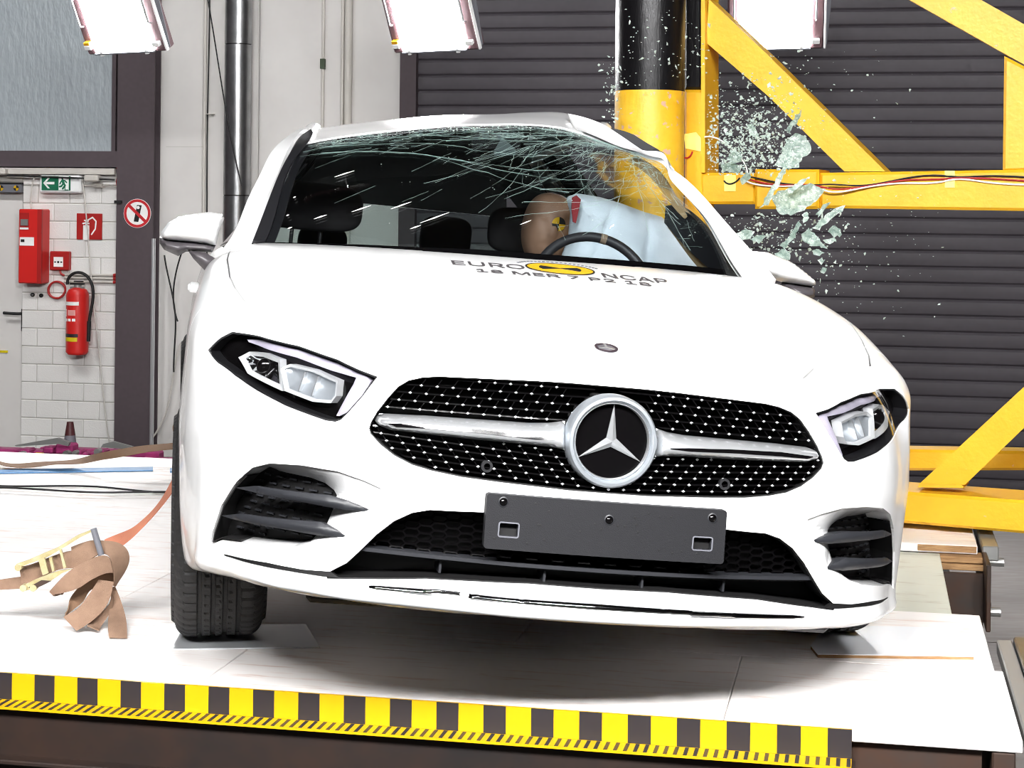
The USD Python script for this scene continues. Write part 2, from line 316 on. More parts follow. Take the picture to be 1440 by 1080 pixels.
# grey plate with two crash targets, held over the door
tp = thing("target_plate", "small grey bar with two round black and yellow crash targets above the far left door", "target plate")
(x0, z1), (x1, z0) = (-6.5290, 1.2647), (-6.2581, 1.1999)
part(tp, "plate", hbox(x0, x1, K - .03, K + .05, z0, z1, .004), grip_grey, False)
part(tp, "edge_rail", hbox(x0, x1, K - .035, K + .05, z1, z1 + .01), black_flat, False)
def quadrant(parent, cx, cz, r, k, tilt=0.):
    for s, m in ((0, black_flat), (1, yellow_mark)):
        ps = []
        for q in (0, 2):
            aa = np.linspace(0, np.pi / 2, 9) + (q + s) * np.pi / 2 + tilt
            ps.append(Polygon([(0, 0)] + [(r * math.cos(t), r * math.sin(t)) for t in aa]))
        part(parent, "target_quarter", cat_([hall(extrude(p, .002, (cx, k, cz))) for p in ps]), m, False)
for px in ((-6.4238, 1.2333), (-6.2990, 1.2343)): quadrant(tp, px[0], px[1], .021, K - .032)
# roller shutter
d2 = setting("door_2")
s0, s1 = (-3.1993, 2.1016)[0], 6.95
part(d2, "guide_rail", hbox(sh + .002, s0, K - .06, K + .1, ZF, 4.4), dark_brown, False)
zb = (0.5649, -0.5465)[1]; pitch = .1098; zlines = []
z = (0.5383, 2.0697)[1]
while z > ZF: z -= pitch
z += pitch * .0
zz = z
while zz < 4.4:
    z0, z1 = max(zz + .006, ZF), zz + pitch - .006
    if z1 > ZF + .02:
        prof = [(0, z0), (-.012, z0 + .012), (-.016, (z0 + z1) / 2), (-.012, z1 - .014), (0, z1)]
        P = np.array([[hp(hh, K + .03 + k, zq) for k, zq in prof] for hh in (s0, s1)])
        part(d2, "slat", grid(P, -.012), shutter_grey, 25)
    zz += pitch
part(d2, "shutter_backing", hbox(s0, s1, K + .034, K + .08, ZF, 4.4), black_flat, False)
part(d2, "light_gap_strip", hbox(s0, s1, K + .008, K + .012, (0.5649, -0.5522)[1], (0.5649, -0.5445)[1]), grey_steel, False)

# dark steel column with the phone ban sign, pipes and ducts on the wall
colm = thing("steel_column", "dark brown painted steel column between the block wall and the pale wall panels", "column")
c0, c1 = (-5.4532, 1.0535)[0], (-5.1635, 1.0567)[0]
part(colm, "flange", hbox(c0, c1, K - .12, K - .105, ZF, 5.6), dark_brown, False)
part(colm, "web", hbox((c0 + c1) / 2 - .006, (c0 + c1) / 2 + .006, K - .105, K - .0, ZF, 5.6), dark_brown, False)
part(colm, "flange", hbox(c0, c1, K - .015, K - .0, ZF, 5.6), dark_brown, False)
part(colm, "clamp", hbox(c0 - .012, c0 + .045, K - .135, K - .12, (-5.4258, 1.1278)[1], (-5.4260, 1.1490)[1]), black_flat, False)
def wtube(name, x, r, z0, z1, m, label, cat="pipe", k=None, extra=None, group=None):
    k = K - r - .005 if k is None else k
    t = thing(name, label, cat, group=group)
    part(t, "pipe_run", hall(cyl((x, k, z0), (x, k, z1), r, 20)), m)
    return t
t = wtube("wall_conduit", (-5.4642, 0.5239)[0], .012, (-5.4647, 0.5662)[1], (-5.4838, 2.2712)[1], pipe_paint, "thin grey conduit running up the left edge of the dark column", "conduit", k=K - .03)
part(t, "red_wire", hall(tube(pch([(x, K - .05, zz) for x, zz in ((-5.4911, 1.4132), (-5.4734, 1.3445), (-5.4841, 1.2861), (-5.4607, 1.2228))], 20), .006)), red_dark)
t = wtube("wall_conduit", (-4.8131, 2.1092)[0], .012, ZF, 5.5, pipe_paint, "slim pale conduit left of the big silver duct, with a dark cable beside it", "conduit")
cx = (-4.7882, 2.1091)[0]
part(t, "cable", hall(tube(pch([(cx + .004 * math.sin(3 * q), K - .012, q) for q in np.linspace(ZF, 5.5, 25)], 80), .005, 6)), black_flat)
part(t, "clip", hall(box(cx - .02, cx + .05, K - .03, K, (-4.7736, 1.7894)[1], (-4.7737, 1.7946)[1])), pipe_paint, False)
dx, drd = (-4.5153, 2.1078)[0], .098
t = thing("air_duct", "large round galvanised air duct rising against the pale wall left of the car roof", "duct")
dk = K - .13
for za, zb_ in ((ZF, (-4.5079, 1.1945)[1] - .004), ((-4.5079, 1.1945)[1] + .004, (-4.5200, 2.2905)[1] - .004), ((-4.5200, 2.2905)[1] + .004, 5.5)):
    part(t, "duct_section", hall(cyl((dx, dk, za), (dx, dk, zb_), drd, 40)), galvanised)
for q in (275, 65):
    pass
for zc in ((-4.5079, 1.1945)[1], (-4.5200, 2.2905)[1]): part(t, "coupling", hall(cyl((dx, dk, zc - .005), (dx, dk, zc + .005), drd - .004, 40)), black_flat)
t = wtube("wall_pipe", (-3.9086, 2.1049)[0], .012, (-3.8996, 1.2776)[1], 5.5, pipe_paint, "thin single wall pipe with a dark green clip", "pipe")
part(t, "clip", hall(box((-3.9253, 2.1568)[0], (-3.8930, 2.1566)[0], K - .035, K, (-3.9088, 2.1205)[1], (-3.9095, 2.1929)[1])), mat("green_clip", "#3c4a35", .6), False)
wtube("wall_pipe", (-3.7607, 2.1043)[0], .013, ZF, 5.5, pipe_paint, "slimmer of the two pale pipes side by side on the wall", "pipe")
t = wtube("wall_pipe", (-3.7124, 2.1040)[0], .028, ZF, 5.5, pipe_paint, "thicker of the two pale pipes side by side on the wall", "pipe")
wtube("chrome_post", (-5.1462, 0.0030)[0], .016, ZF, (-5.1587, 0.8723)[1], chrome, "slim shiny chrome post at the right edge of the dark column", "post", k=K - .15)
# hanging cables
def cable(name, pts, r, m, label, hallspace=True, cat="cable", n=60):
    mm = tube(spline(pts, n), r, 6); return solo(name, hall(mm) if hallspace else mm, m, label, cat)
cable("hanging_cable", [(*((-4.6948, 2.6634)), K - .3), (*((-4.6066, 2.1605)), K - .3), (*((-4.5189, 1.6902)), K - .3), (*((-4.4380, 1.3150)), K - .3)] and [(x, K - .3, zz) for x, zz in ((-4.7003, 2.6635), (-4.6066, 2.1605), (-4.5189, 1.6902), (-4.4155, 1.2631))], .005, black_flat, "thin black cable slanting down in front of the silver duct")
cable("hanging_cable", [(x, K - .2, zz) for x, zz in ((-5.0400, 0.7529), (-4.9813, 0.4910), (-4.9516, 0.3235), (-4.9499, 0.1659), (-4.9581, -0.0970))], .006, black_flat, "black cable hanging straight down under the left door mirror")
cable("hanging_cable", [(x, K - .18, zz) for x, zz in ((-4.9176, 0.7654), (-4.9708, 0.5438), (-4.9689, 0.3757), (-4.9399, 0.2712))], .006, black_flat, "black cable bending inwards under the left door mirror")
cable("hanging_cable", [(x, K - .1, zz) for x, zz in ((-4.9437, 0.1135), (-5.0179, -0.2302), (-5.1041, -0.5119), (-5.1923, -0.6415), (-5.2518, -0.8443))], .007, pipe_paint, "pale cable sagging across the foot of the chrome post")

# wall fittings on the block wall
ex = thing("exit_sign", "green emergency exit sign with arrow and running figure on a pale light box", "exit sign")
(x0, z1), (x1, z0) = (-6.0951, 1.3349), (-5.7613, 1.1989)
part(ex, "light_box", hbox(x0, x1, K - .07, K, z0, z1, .012), lamp_white, False)
(x0, z1), (x1, z0) = (-6.0720, 1.3270), (-5.8414, 1.2195)
part(ex, "sign_panel", hbox(x0, x1, K - .076, K - .069, z0, z1), sign_green, False)
u = (x1 - x0) / 40.; zc = (z0 + z1) / 2
def wpoly(pts, k, th=.002): return hall(extrude(Polygon(pts), th, (0, k, 0)))
part(ex, "arrow", wpoly([(x0 + u * a, zc + u * b) for a, b in ((2.5, 0), (9, 7), (12, 7), (7, 1.6), (18, 1.6), (18, -1.6), (7, -1.6), (12, -7), (9, -7))], K - .0765), sign_white, False)
part(ex, "door_symbol", wpoly([(x0 + u * a, zc + u * b) for a, b in ((24, -9), (24, 9), (38, 9), (38, -9))], K - .0765), sign_white, False)
R_ = [LineString([(29.5, 3), (31, 0), (33, -3), (30, -7)]).buffer(1.2), LineString([(31, 0), (28, -4), (25.5, -4.5)]).buffer(1.1), LineString([(29.5, 4), (27, 1.5), (26, -1)]).buffer(.8), LineString([(30, 4), (33, 3), (35, 1)]).buffer(.8), LineString([(29.5, 3.5), (31, 0)]).buffer(1.7), Point(29.3, 6.6).buffer(1.5), LineString([(33, -4), (33, -8.6), (37, -8.6)]).buffer(.5)]
part(ex, "running_figure", hall(extrude(affinity.affine_transform(shapely.union_all(R_), [u, 0, 0, u, x0, zc]), .002, (0, K - .0785, 0))), sign_green, False)
rc = thing("red_cabinet", "tall narrow red fire cabinet with a white label, left of the extinguisher sign", "cabinet")
(x0, z1), (x1, z0) = (-6.2220, 1.0770), (-6.0371, 0.5237)
part(rc, "body", hbox(x0, x1, K - .14, K, z0, z1, .008), red_paint, False)
part(rc, "side_edge", hbox(x1 - .035, x1 + .001, K - .141, K - .12, z0, z1, .002), red_dark, False)
(x0, z1), (x1, z0) = (-6.2102, 1.0504), (-6.1367, 0.9335)
part(rc, "window_recess", hbox(x0, x1, K - .143, K - .138, z0, z1), red_dark, False)
for a, b, m in (((42.5, 300), (44.5, 309), sign_white), ((46, 300), (47.5, 308), sign_white), ((42, 309), (47, 317), grey_steel), ((47, 307), (52, 318), black_flat)):
    pass
(a, b) = (-6.2010, 1.0023), (-6.1427, 0.9549)
part(rc, "key_box", hbox(a[0], b[0], K - .15, K - .142, b[1], a[1]), grey_steel, False)
(a, b) = (-6.2081, 0.8684), (-6.0949, 0.8058)
part(rc, "label_plate", hbox(a[0], b[0], K - .145, K - .139, b[1], a[1]), sign_white, False)
(a, b) = (-6.1993, 0.8525), (-6.1702, 0.8315)
part(rc, "label_print", hbox(a[0], b[0], K - .147, K - .144, b[1], a[1]), black_flat, False)
(a, b) = (-6.2089, 0.9407), (-6.1395, 0.9255)
part(rc, "label_plate", hbox(a[0], b[0], K - .145, K - .139, b[1], a[1]), sign_white, False)
fs = thing("extinguisher_sign", "square red wall sign with a white fire extinguisher pictogram", "sign")
(x0, z1), (x1, z0) = (-5.8167, 1.0494), (-5.6152, 0.8553)
part(fs, "sign_plate", hbox(x0, x1, K - .012, K, z0, z1), red_dark, False)
u = (x1 - x0) / 35.; zt = z1
E_ = shapely.union_all([Polygon([(10, -16), (10, -34), (17, -34), (17, -16)]).buffer(.8), LineString([(9, -13), (14, -12), (17, -13)]).buffer(1.), LineString([(13.5, -16), (13.5, -9)]).buffer(1.3), LineString([(15, -9), (22, -5), (27, -10), (26, -20), (21, -27)]).buffer(.9), LineString([(11, -9), (16, -10)]).buffer(.9)])
part(fs, "pictogram", hall(extrude(affinity.affine_transform(E_, [u, 0, 0, u, x0, zt]), .002, (0, K - .0125, 0))), sign_white, False)
cp = thing("fire_call_point", "small square red fire alarm call point with a white panel", "call point")
(x0, z1), (x1, z0) = (-6.0139, 0.7643), (-5.8605, 0.6229)
part(cp, "housing", hbox(x0, x1, K - .05, K, z0, z1, .006), red_dark, False)
(a, b) = (-5.9790, 0.7222), (-5.9037, 0.6488)
part(cp, "white_panel", hbox(a[0], b[0], K - .054, K - .049, b[1], a[1]), sign_white, False)
(a, b) = (-5.9729, 0.6929), (-5.9097, 0.6753)
part(cp, "button_print", cat_([hbox(a[0], a[0] + .014, K - .056, K - .053, b[1] + .004, a[1] - .004), hall(cyl(((a[0] + b[0]) / 2, K - .058, (a[1] + b[1]) / 2), ((a[0] + b[0]) / 2, K - .05, (a[1] + b[1]) / 2), .008)), hbox(b[0] - .014, b[0], K - .056, K - .053, b[1] + .004, a[1] - .004)]), black_flat, False)
ps = thing("phone_ban_sign", "round red ringed sign banning mobile phones on the dark column", "sign")
(cx, cz), rr = (-5.2870, 1.0553), .107
part(ps, "disc", hall(lathe([(0, 0), (rr, 0), (rr, .004), (0, .004)], 48, axis="y")) if 0 else hall(extrude(disc_poly(rr), .004, (cx, K - .1205, cz))), sign_white, False)
part(ps, "phone_symbol", hall(cat_([extrude(affinity.rotate(Polygon([(-.022, -.062), (.014, -.062), (.03, .062), (-.006, .062)]), -4), .002, (cx, K - .1245, cz))])), black_flat, False)
part(ps, "phone_screen", hall(extrude(disc_poly(.012), .002, (cx + .008, K - .1263, cz + .043))), sign_white, False)
part(ps, "red_ring", hall(extrude(disc_poly(rr * .97).difference(disc_poly(rr * .79)), .002, (cx, K - .1245, cz))), sign_red, False)
part(ps, "red_bar", hall(extrude(affinity.rotate(Polygon([(-rr * .8, -.011), (rr * .8, -.011), (rr * .8, .011), (-rr * .8, .011)]), -42), .002, (cx, K - .1265, cz))), sign_red, False)
cd = thing("wall_conduits", "three parallel grey conduits with red sleeves running to the column above the extinguisher", "conduit")
for y in ((-6.4398, 0.5913)[1], (-6.4395, 0.5671)[1], (-6.4392, 0.5402)[1]):
    e = (-5.4649, 0.5874)[0]
    part(cd, "conduit_run", hall(tube(pch([((-5.9086, 0.5794)[0], K - .02, y), (e - .06, K - .02, y), (e - .02, K - .02, y + .01), (e - .004, K - .02, y + .04)], 30), .009, 8)), pipe_paint)
    part(cd, "red_sleeve", hall(tube(pch([(e - .05, K - .02, y), (e - .02, K - .02, y + .01), (e - .003, K - .02, y + .04)], 12), .012, 8)), red_dark)
part(cd, "red_wire", hall(tube(pch([(x, K - .03, zz) for x, zz in ((-5.9378, 0.6268), (-5.9318, 0.6003), (-5.9029, 0.5848))], 10), .008, 8)), red_dark)
t = thing("upper_conduit", "grey conduit from the exit sign to the column", "conduit")
part(t, "conduit_run", hall(tube([(x, K - .03, zz) for x, zz in ((-5.7562, 1.2575), (-5.4838, 1.2597))], .008, 8)), pipe_paint)
part(t, "joint_box", hall(cyl(((-5.6709, 1.2582)[0], K - .03, (-5.6709, 1.2582)[1]), ((-5.6027, 1.2587)[0], K - .03, (-5.6027, 1.2587)[1]), .018)), pipe_paint)
lb = thing("lintel_conduit", "pale cable duct with a box running above the exit sign", "conduit")
part(lb, "duct_run", hall(tube([(x, K - .09, zz) for x, zz in ((-6.3436, 1.3278), (-5.7284, 1.3108), (-5.4842, 1.3020))], .006, 8)), black_flat)
part(lb, "junction_box", hbox((-5.7170, 1.3162)[0], (-5.6034, 1.3171)[0], K - .12, K - .05, (-6.4477, 1.2868)[1], (-6.4482, 1.3352)[1], .01), pipe_paint, False)
part(lb, "junction_box", hbox((-6.4832, 1.3376)[0], (-6.3437, 1.3386)[0], K - .13, K - .05, (-6.4482, 1.3325)[1], (-6.4487, 1.3808)[1], .01), pipe_paint, False)
lc = (-5.9676, 0.4743)
loop = [(lc[0] + .068 * math.cos(q) * (1 + .04 * math.sin(2 * q)), K - .02 + .006 * math.sin(q * 1.5), lc[1] + .062 * math.sin(q)) for q in np.linspace(-1.2, 11.2, 90)]
solo("red_cable_coil", hall(tube(loop, .0075, 8)), red_dark, "coil of thin red cable hanging left of the extinguisher", "cable")
for (x, zz), lab in (((-6.1685, 0.4329), "left one of two small round wall plugs below the red cabinet"), ((-6.0993, 0.4290), "right one of two small round wall plugs below the red cabinet")):
    t = thing("wall_plug", lab, "wall plug")
    part(t, "rim", hall(cyl((x, K - .012, zz), (x, K, zz), .015)), black_flat); part(t, "cap", hall(cyl((x, K - .015, zz), (x, K - .01, zz), .008)), grey_steel if "left" in lab else black_flat)
cable("hanging_cable", [(x, K - .05, zz) for x, zz in ((-5.7568, 1.3053), (-5.7254, 1.0504), (-5.6870, 0.6684), (-5.6488, 0.3080), (-5.6118, 0.0435), (-5.5617, -0.3793), (-5.5189, -0.6535))], .005, pipe_paint, "thin pale cable hanging from the exit sign down past the extinguisher")
cable("hanging_cable", [(x, K - .04, zz) for x, zz in ((-6.1469, 1.3292), (-6.1662, 1.2488), (-6.1701, 1.0776))], .005, pipe_paint, "short cable dropping from the lintel to the red cabinet")
fe = thing("fire_extinguisher", "red fire extinguisher with black hose hanging on the white block wall", "fire extinguisher")
x0, x1 = (-5.8432, 0.3569)[0], (-5.6779, 0.3605)[0]; xc, rr = (x0 + x1) / 2, (x1 - x0) / 2
zb_, zt = (-6.4331, 0.0032)[1], (-6.4387, 0.5000)[1]
part(fe, "cylinder", hall(lathe([(0, zb_), (rr * .8, zb_), (rr, zb_ + .02), (rr, zt - .05), (rr * .8, zt - .015), (rr * .35, zt), (0, zt)], 40, (xc, K - rr - .02, 0))), red_paint, 40)
part(fe, "valve", hall(cat_([cyl((xc, K - rr - .02, zt - .01), (xc, K - rr - .02, zt + .02), .028), bbox(xc - .055, xc + .045, K - rr - .04, K - rr, zt - .012, zt + .006)])), grey_steel)
part(fe, "handle", hall(cat_([bbox(xc - .06, xc + .05, K - rr - .035, K - rr - .005, zt + .02, zt + .032), bbox(xc - .03, xc + .045, K - rr - .032, K - rr - .01, zt + .04, zt + .05)])), black_flat)
hs = [(x, K - rr - .06, zz) for x, zz in ((-5.8222, 0.5224), (-5.8114, 0.5758), (-5.7547, 0.6114), (-5.6862, 0.5993), (-5.6344, 0.5366), (-5.6191, 0.4413), (-5.6376, 0.3189), (-5.6481, 0.2443))]
part(fe, "hose", hall(tube(spline(hs, 60), .011, 10)), black_flat)
part(fe, "nozzle", hall(tube([(x, K - rr - .06, zz) for x, zz in ((-5.6482, 0.2549), (-5.6523, 0.1062))], [.015, .013], 10)), black_flat)
def decal(parent, name, pts, m, off):
    (x0_, z1_), (x1_, z0_) = pts
    a = np.linspace(math.asin(np.clip((x0_ - xc) / rr, -1, 1)), math.asin(np.clip((x1_ - xc) / rr, -1, 1)), 9)
    P = np.array([[hp(xc + (rr + off) * math.sin(q), K - rr - .02 - (rr + off) * math.cos(q), zq) for zq in (z0_, z1_)] for q in a])
    part(parent, name, grid(P, .001), m)
decal(fe, "label_panel", ((-5.8351, 0.3970), (-5.7178, 0.3703)), sign_white, .0015)
decal(fe, "label_panel", ((-5.8344, 0.3412), (-5.8195, 0.2883)), sign_white, .0015)
decal(fe, "label_panel", ((-5.8030, 0.3365), (-5.7397, 0.2954)), mat("label_pink", "#e7a09a", .5), .0015)
for a, b in ((104.5, 108.5), (110, 114.5), (116.5, 121)): pass
decal(fe, "label_panel", ((-5.8336, 0.2720), (-5.8106, 0.2512)), sign_white, .0015)
decal(fe, "label_panel", ((-5.7994, 0.2727), (-5.7763, 0.2520)), sign_white, .0015)
decal(fe, "label_panel", ((-5.7652, 0.2735), (-5.7393, 0.2528)), sign_white, .0015)
decal(fe, "label_panel", ((-5.8381, 0.1601), (-5.7209, 0.1363)), black_mark, .0015)
decal(fe, "label_panel", ((-5.8378, 0.1334), (-5.7262, 0.1043)), label_yellow, .0015)

# magenta steel fixture and tools lying on the floor behind the deck
mg = thing("steel_fixture", "magenta painted steel fixture lying behind the deck against the left wall", "steel fixture")
KM = 11.2
def hz_(a): return a
part(mg, "beam", hbox(-5.9613, -5.1282, KM, KM + .12, -0.5873, -0.5557, .01), magenta_paint, False)
part(mg, "beam", hbox(-5.5679, -4.6947, KM + .1, KM + .2, -0.6115, -0.5485, .01), magenta_paint, False)
part(mg, "beam", hbox(-4.7961, -4.5331, KM, KM + .12, -0.6454, -0.5824, .01), magenta_paint, False)
for a, b, t_, bt in ((32, 48, 628, 636), (66, 80, 624, 634), (84, 108, 619, 634), (112, 120, 627, 638), (121, 129, 630, 636), (138, 152, 625, 640), (211, 222, 636, 642), (224, 236, 635, 643)):
    x0_, x1_ = np.interp([a, b], [0, 250], [-5.8033, -4.5180]); z0_, z1_ = np.interp([bt, t_], [590, 660], [-0.3545, -0.6939])
    part(mg, "bracket", hbox(x0_, x1_, KM - .06, KM + .05, z0_, z1_, .012), magenta_paint, False)
for a, b, cc in ((40, 637, 9), (103, 632, 7), (146, 627, 6), (115, 630, 5), (215, 640, 5)):
    x_, z_ = np.interp(a, [0, 250], [-5.8033, -4.5180]), np.interp(b, [590, 660], [-0.3545, -0.6939])
    part(mg, "bolt", hall(cyl((x_, KM - .1, z_), (x_, KM - .05, z_), cc * .0035, 16)), grey_steel)
part(mg, "label_plate", hbox(-5.5361, -5.4685, KM - .012, KM + .01, -0.5873, -0.5679), label_yellow, False)
part(mg, "leg", hbox(-5.6979, -5.6456, KM + .02, KM + .1, ZF, -0.5824), magenta_paint, False)
part(mg, "leg", hbox(-5.1790, -5.1276, KM + .1, KM + .2, ZF, -0.5824), magenta_paint, False)
part(mg, "leg", hbox(-4.6942, -4.6436, KM + .02, KM + .1, ZF, -0.6067), magenta_paint, False)
for nm, pts, lab in (("steel_lever", ((-5.6118, 11.0500, -0.5025), (-5.4679, 11.0500, -0.4734), (-5.3042, 11.0500, -0.4412), (-5.2172, 11.0500, -0.4690), (-5.2271, 11.0500, -0.4930), (-5.2987, 11.0500, -0.4814), (-5.4676, 11.0500, -0.4972), (-5.6014, 11.0500, -0.5093)), "long flat grey lever plate sloping down left from the dark cone"),
                     ("steel_lever", ((-4.9786, 11.0500, -0.4697), (-4.9081, 11.0500, -0.4506), (-4.7719, 11.0500, -0.4809), (-4.8270, 11.0500, -0.4971), (-4.9581, 11.0500, -0.4925), (-4.9935, 11.0500, -0.4939)), "short grey lever plate resting by the foot of the dark column")):
    solo(nm, flat([hp(*p) for p in pts], .03), grey_steel, lab, "lever", smooth=False)
cn = thing("dark_cone", "dark red brown tapered cone standing on the magenta fixture", "cone")
x_, zt_, zb_ = -5.3383, -0.3666, -0.4563
part(cn, "cone", hall(lathe([(0, zb_), (.036, zb_), (.022, zt_), (0, zt_)], 28, (x_, 11.3, 0))), brown_red, 40)
part(cn, "collar", hall(lathe([(0, -0.5475), (.046, -0.5475), (.036, zb_), (0, zb_)], 28, (x_, 11.3, 0))), grip_grey, 40)

# ------------------------------------------------------------------ flood lights
def flood(name, c, a, b, w, h, m_light, label, group=None):
    """lamp with lit panel centre c, unit side vector a, unit up vector b"""
    a = np.asarray(a, float); a /= np.linalg.norm(a); b = np.asarray(b, float); b -= a * (a @ b); b /= np.linalg.norm(b); n = np.cross(a, b)
    M = np.eye(4); M[:3, 0] = a; M[:3, 1] = -n; M[:3, 2] = b; M[:3, 3] = c          # local: x side, -y towards the lit side, z up
    t = thing(name, label, "flood light", mtx=M, group=group); s = w / 104.
    if (M[:3, 1] @ np.cross(M[:3, 2], M[:3, 0])) < 0: pass
    part(t, "lit_panel", box(-w / 2, w / 2, -.004, 0, -h / 2, h / 2), m_light, False)
    part(t, "housing", bbox(-w / 2 - 16 * s, w / 2 + 18 * s, .004, .10, -h / 2 - 5 * s, h / 2 + 8 * s, .01), lamp_frame, False)
    part(t, "side_plate", bbox(w / 2 + 19 * s, w / 2 + 22 * s, -.012, .012, -h / 2 - 3 * s, h / 2 + 6 * s, .002), lamp_white, False)
    part(t, "side_flap", extrude(Polygon([(w / 2 + 21 * s, -h / 2 - 1 * s), (w / 2 + 24 * s, -h / 2 + 2 * s), (w / 2 + 33 * s, h / 2 + 4 * s), (w / 2 + 21 * s, h / 2 + 4 * s)]), .006, (0, .02, 0)), grip_grey, False)
    for zz in (-h / 2 + 6 * s, h / 2 - 14 * s):
        for sx in (-1, 1):
            part(t, "clamp", bbox(sx * (w / 2 + 1 * s), sx * (w / 2 + 13 * s), -.03, .004, zz, zz + 7 * s, .004), lamp_white, False)
    part(t, "amber_tab", bbox(-w / 2 - 12 * s, -w / 2 - 2 * s, -.028, .004, -h / 2 + 13.5 * s, -h / 2 + 18 * s, .002), amber, False)
    for x in (-w / 2 + 12 * s, w / 2 - 14 * s): part(t, "lug", bbox(x - 3 * s, x + 3 * s, -.02, .02, -h / 2 - 6 * s, -h / 2 + 2 * s, .003), lamp_white, False)
    for sx in (-1, 1): part(t, "handle", tube(pch([(sx * (w / 2 + 7 * s), .0, -h * .18), (sx * (w / 2 + 7 * s), -.03, -h * .15), (sx * (w / 2 + 7 * s), -.03, h * .15), (sx * (w / 2 + 7 * s), 0, h * .18)], 20), .006, 8), chrome)
    part(t, "bottom_rail", bbox(-w / 2, w / 2, -.02, .01, -h / 2 - 3.5 * s, -h / 2 - 1.0 * s, .002), grip_grey, False)
    part(t, "yoke", tube([(0, .1, h * .2), (0, .35, h * .9)], .02, 10), lamp_frame)
    return t
for c, lab in (((-2.3498, 10.4000, 2.2615), "bright white flood light panel hanging over the window at the upper left"), ((-0.5196, 10.4000, 2.2889), "bright white flood light panel hanging before the shutter's left edge"), ((1.5269, 10.4000, 2.3270), "bright white flood light panel partly behind the yellow diagonal beam")):
    flood("flood_light", c, (1, -.42 if c[0] < 1 else -.1, 0.02), (-.24, -.45, .9), .42, .52, light_back, lab)
def aimed(x, y, z, w, tgt, m, label, group):
    d = np.array(tgt, float) - np.array([x, y, z]); d /= np.linalg.norm(d); a = np.cross([0, 0, 1.], d); b = np.cross(d, a)
    t = flood("flood_light", (x, y, z), a, b, w, w * .8, m, label, group); dp = .62 * w
    for s in (-1, 1): part(t, "barn_door", box(s * (w * .5 + .03), s * (w * .5 + .04), -dp, 0, -w * .42, w * .42), black_flat, False); part(t, "barn_door", box(-w * .53, w * .53, -dp, 0, s * (w * .4 + .03), s * (w * .4 + .04)), black_flat, False)
for x in (-2.1, -.7, .7, 2.1): aimed(x, -.6, 3.85, .9, (.1 * x, 4.6, .5), light_front, "large flood light on the bank behind the camera", "flood light bank behind the camera")
for x in (-5.6, -4.0, -1.6, 2.2): aimed(x, 7.6 - .2 * x, 5.0, .8, (x * 1.1, 12.6 - .2 * x, .4), light_wall_fill, "added flood light under the ceiling, out of view, brightening the back wall", "added ceiling flood lights brightening the back wall")  # unseen bank added to brighten the back wall

# ------------------------------------------------------------------ test sled deck with the black and yellow marker rail
sl = thing("test_sled", "pale plywood deck sled under the car, edged by a black and yellow rail", "sled")
def dk(h0, h1, k0, k1, z1=0., z0=-.028, m=deck_wood, r=.002): return part(sl, "deck_board", hbox(h0 + .0012, h1 - .0012, k0 + .0012, k1 - .0012, z0, z1, r), m, False)
for h0, h1 in ((-4.0, -1.55), (-1.55, -.31), (-.31, .335)): dk(h0, h1, 3.975, 4.565)
for h0, h1 in ((-4.0, -2.1), (-2.1, -.9), (-.9, .315)): dk(h0, h1, 4.565, 5.18)
for h0, h1 in ((-4.0, -1.7), (-1.7, -.35)): dk(h0, h1, 5.18, 6.24)
dk(-.35, .02, 5.18, 6.24)
dk(-.0, .245, 5.18, 6.24, -.03, -.055, green_wood)
for h0, h1 in ((-4.0, -2.0), (-2.0, -.7), (-.7, .37)): dk(h0, h1, 6.24, 7.46)
part(sl, "board_edge", hbox(.17, .365, 6.236, 6.242, -.022, -.002), deck_edge, False)
part(sl, "deck_board", hbox(.175, .385, 6.20, 6.30, -.052, -.032, .002), deck_edge, False)
part(sl, "support_block", hbox(.17, .39, 6.19, 6.26, -.075, -.055, .002), deck_edge, False)
part(sl, "steel_plate", hbox(.20, .385, 6.16, 6.18, -.36, -.078, .003), dark_steel, False)
part(sl, "steel_plate", hbox(.385, .40, 6.02, 6.6, -.24, -.02, .003), dark_steel, False)
part(sl, "edge_angle", hbox(.385, .44, 6.25, 6.9, -.05, .0, .004), grey_steel, False)
part(sl, "edge_angle", hbox(.345, .385, 3.6, 4.95, -.05, -.012, .004), grey_steel, False)
part(sl, "edge_angle", hbox(.388, .44, 3.6, 4.95, -.06, -.002, .004), galvanised, False)
part(sl, "edge_beam", hbox(.27, .32, 3.98, 4.5, -.3, -.03, .004), dark_steel, False)
for h, k, z in ((.445, 6.5, -.1), (.41, 6.15, -.2)): part(sl, "bolt", hall(cyl((h - .02, k, z), (h + .03, k, z), .016, 12)), grey_steel)
part(sl, "steel_beam", cat_([hbox(-4, -.02, 3.935, 3.97, -.3, -.068), hbox(-4, -.02, 3.895, 3.95, -.197, -.185, .003)]), beam_steel, False)
part(sl, "under_frame", cat_([hbox(-4, .02, 4.2, 7.4, -.3, -.06), hbox(-4, .25, 4.0, 4.2, -.16, -.03)]), dark_steel, False)
for h in (-3.2, -1.2, -.12):
    part(sl, "runner", hbox(h, h + .12, 4.1, 7.3, ZF, -.3), dark_steel, False)
rl = part(sl, "marker_rail", cat_([hbox(-4, -.028, 3.968, 3.975, -.062, .001), hbox(-4, -.028, 3.905, 3.975, -.068, -.062)]), yellow_mark, False, "angle rail with alternating yellow and black blocks")
pw = .1105; h = -.028; i = 0
while h > -2.6:
    w = .052 if i % 2 == 0 else pw - .052
    part(rl, "black_block" if i % 2 == 0 else "yellow_block", hbox(h - w, h, 3.9655, 3.9685, -.0615, .0012), black_mark if i % 2 == 0 else yellow_mark, False)
    h -= w; i += 1
tk = []
h = -.030
while h > -2.6:
    tk.append(hall(box(h - .0085, h, 3.906, 3.962, -.0622, -.0612))); h -= pw / 5
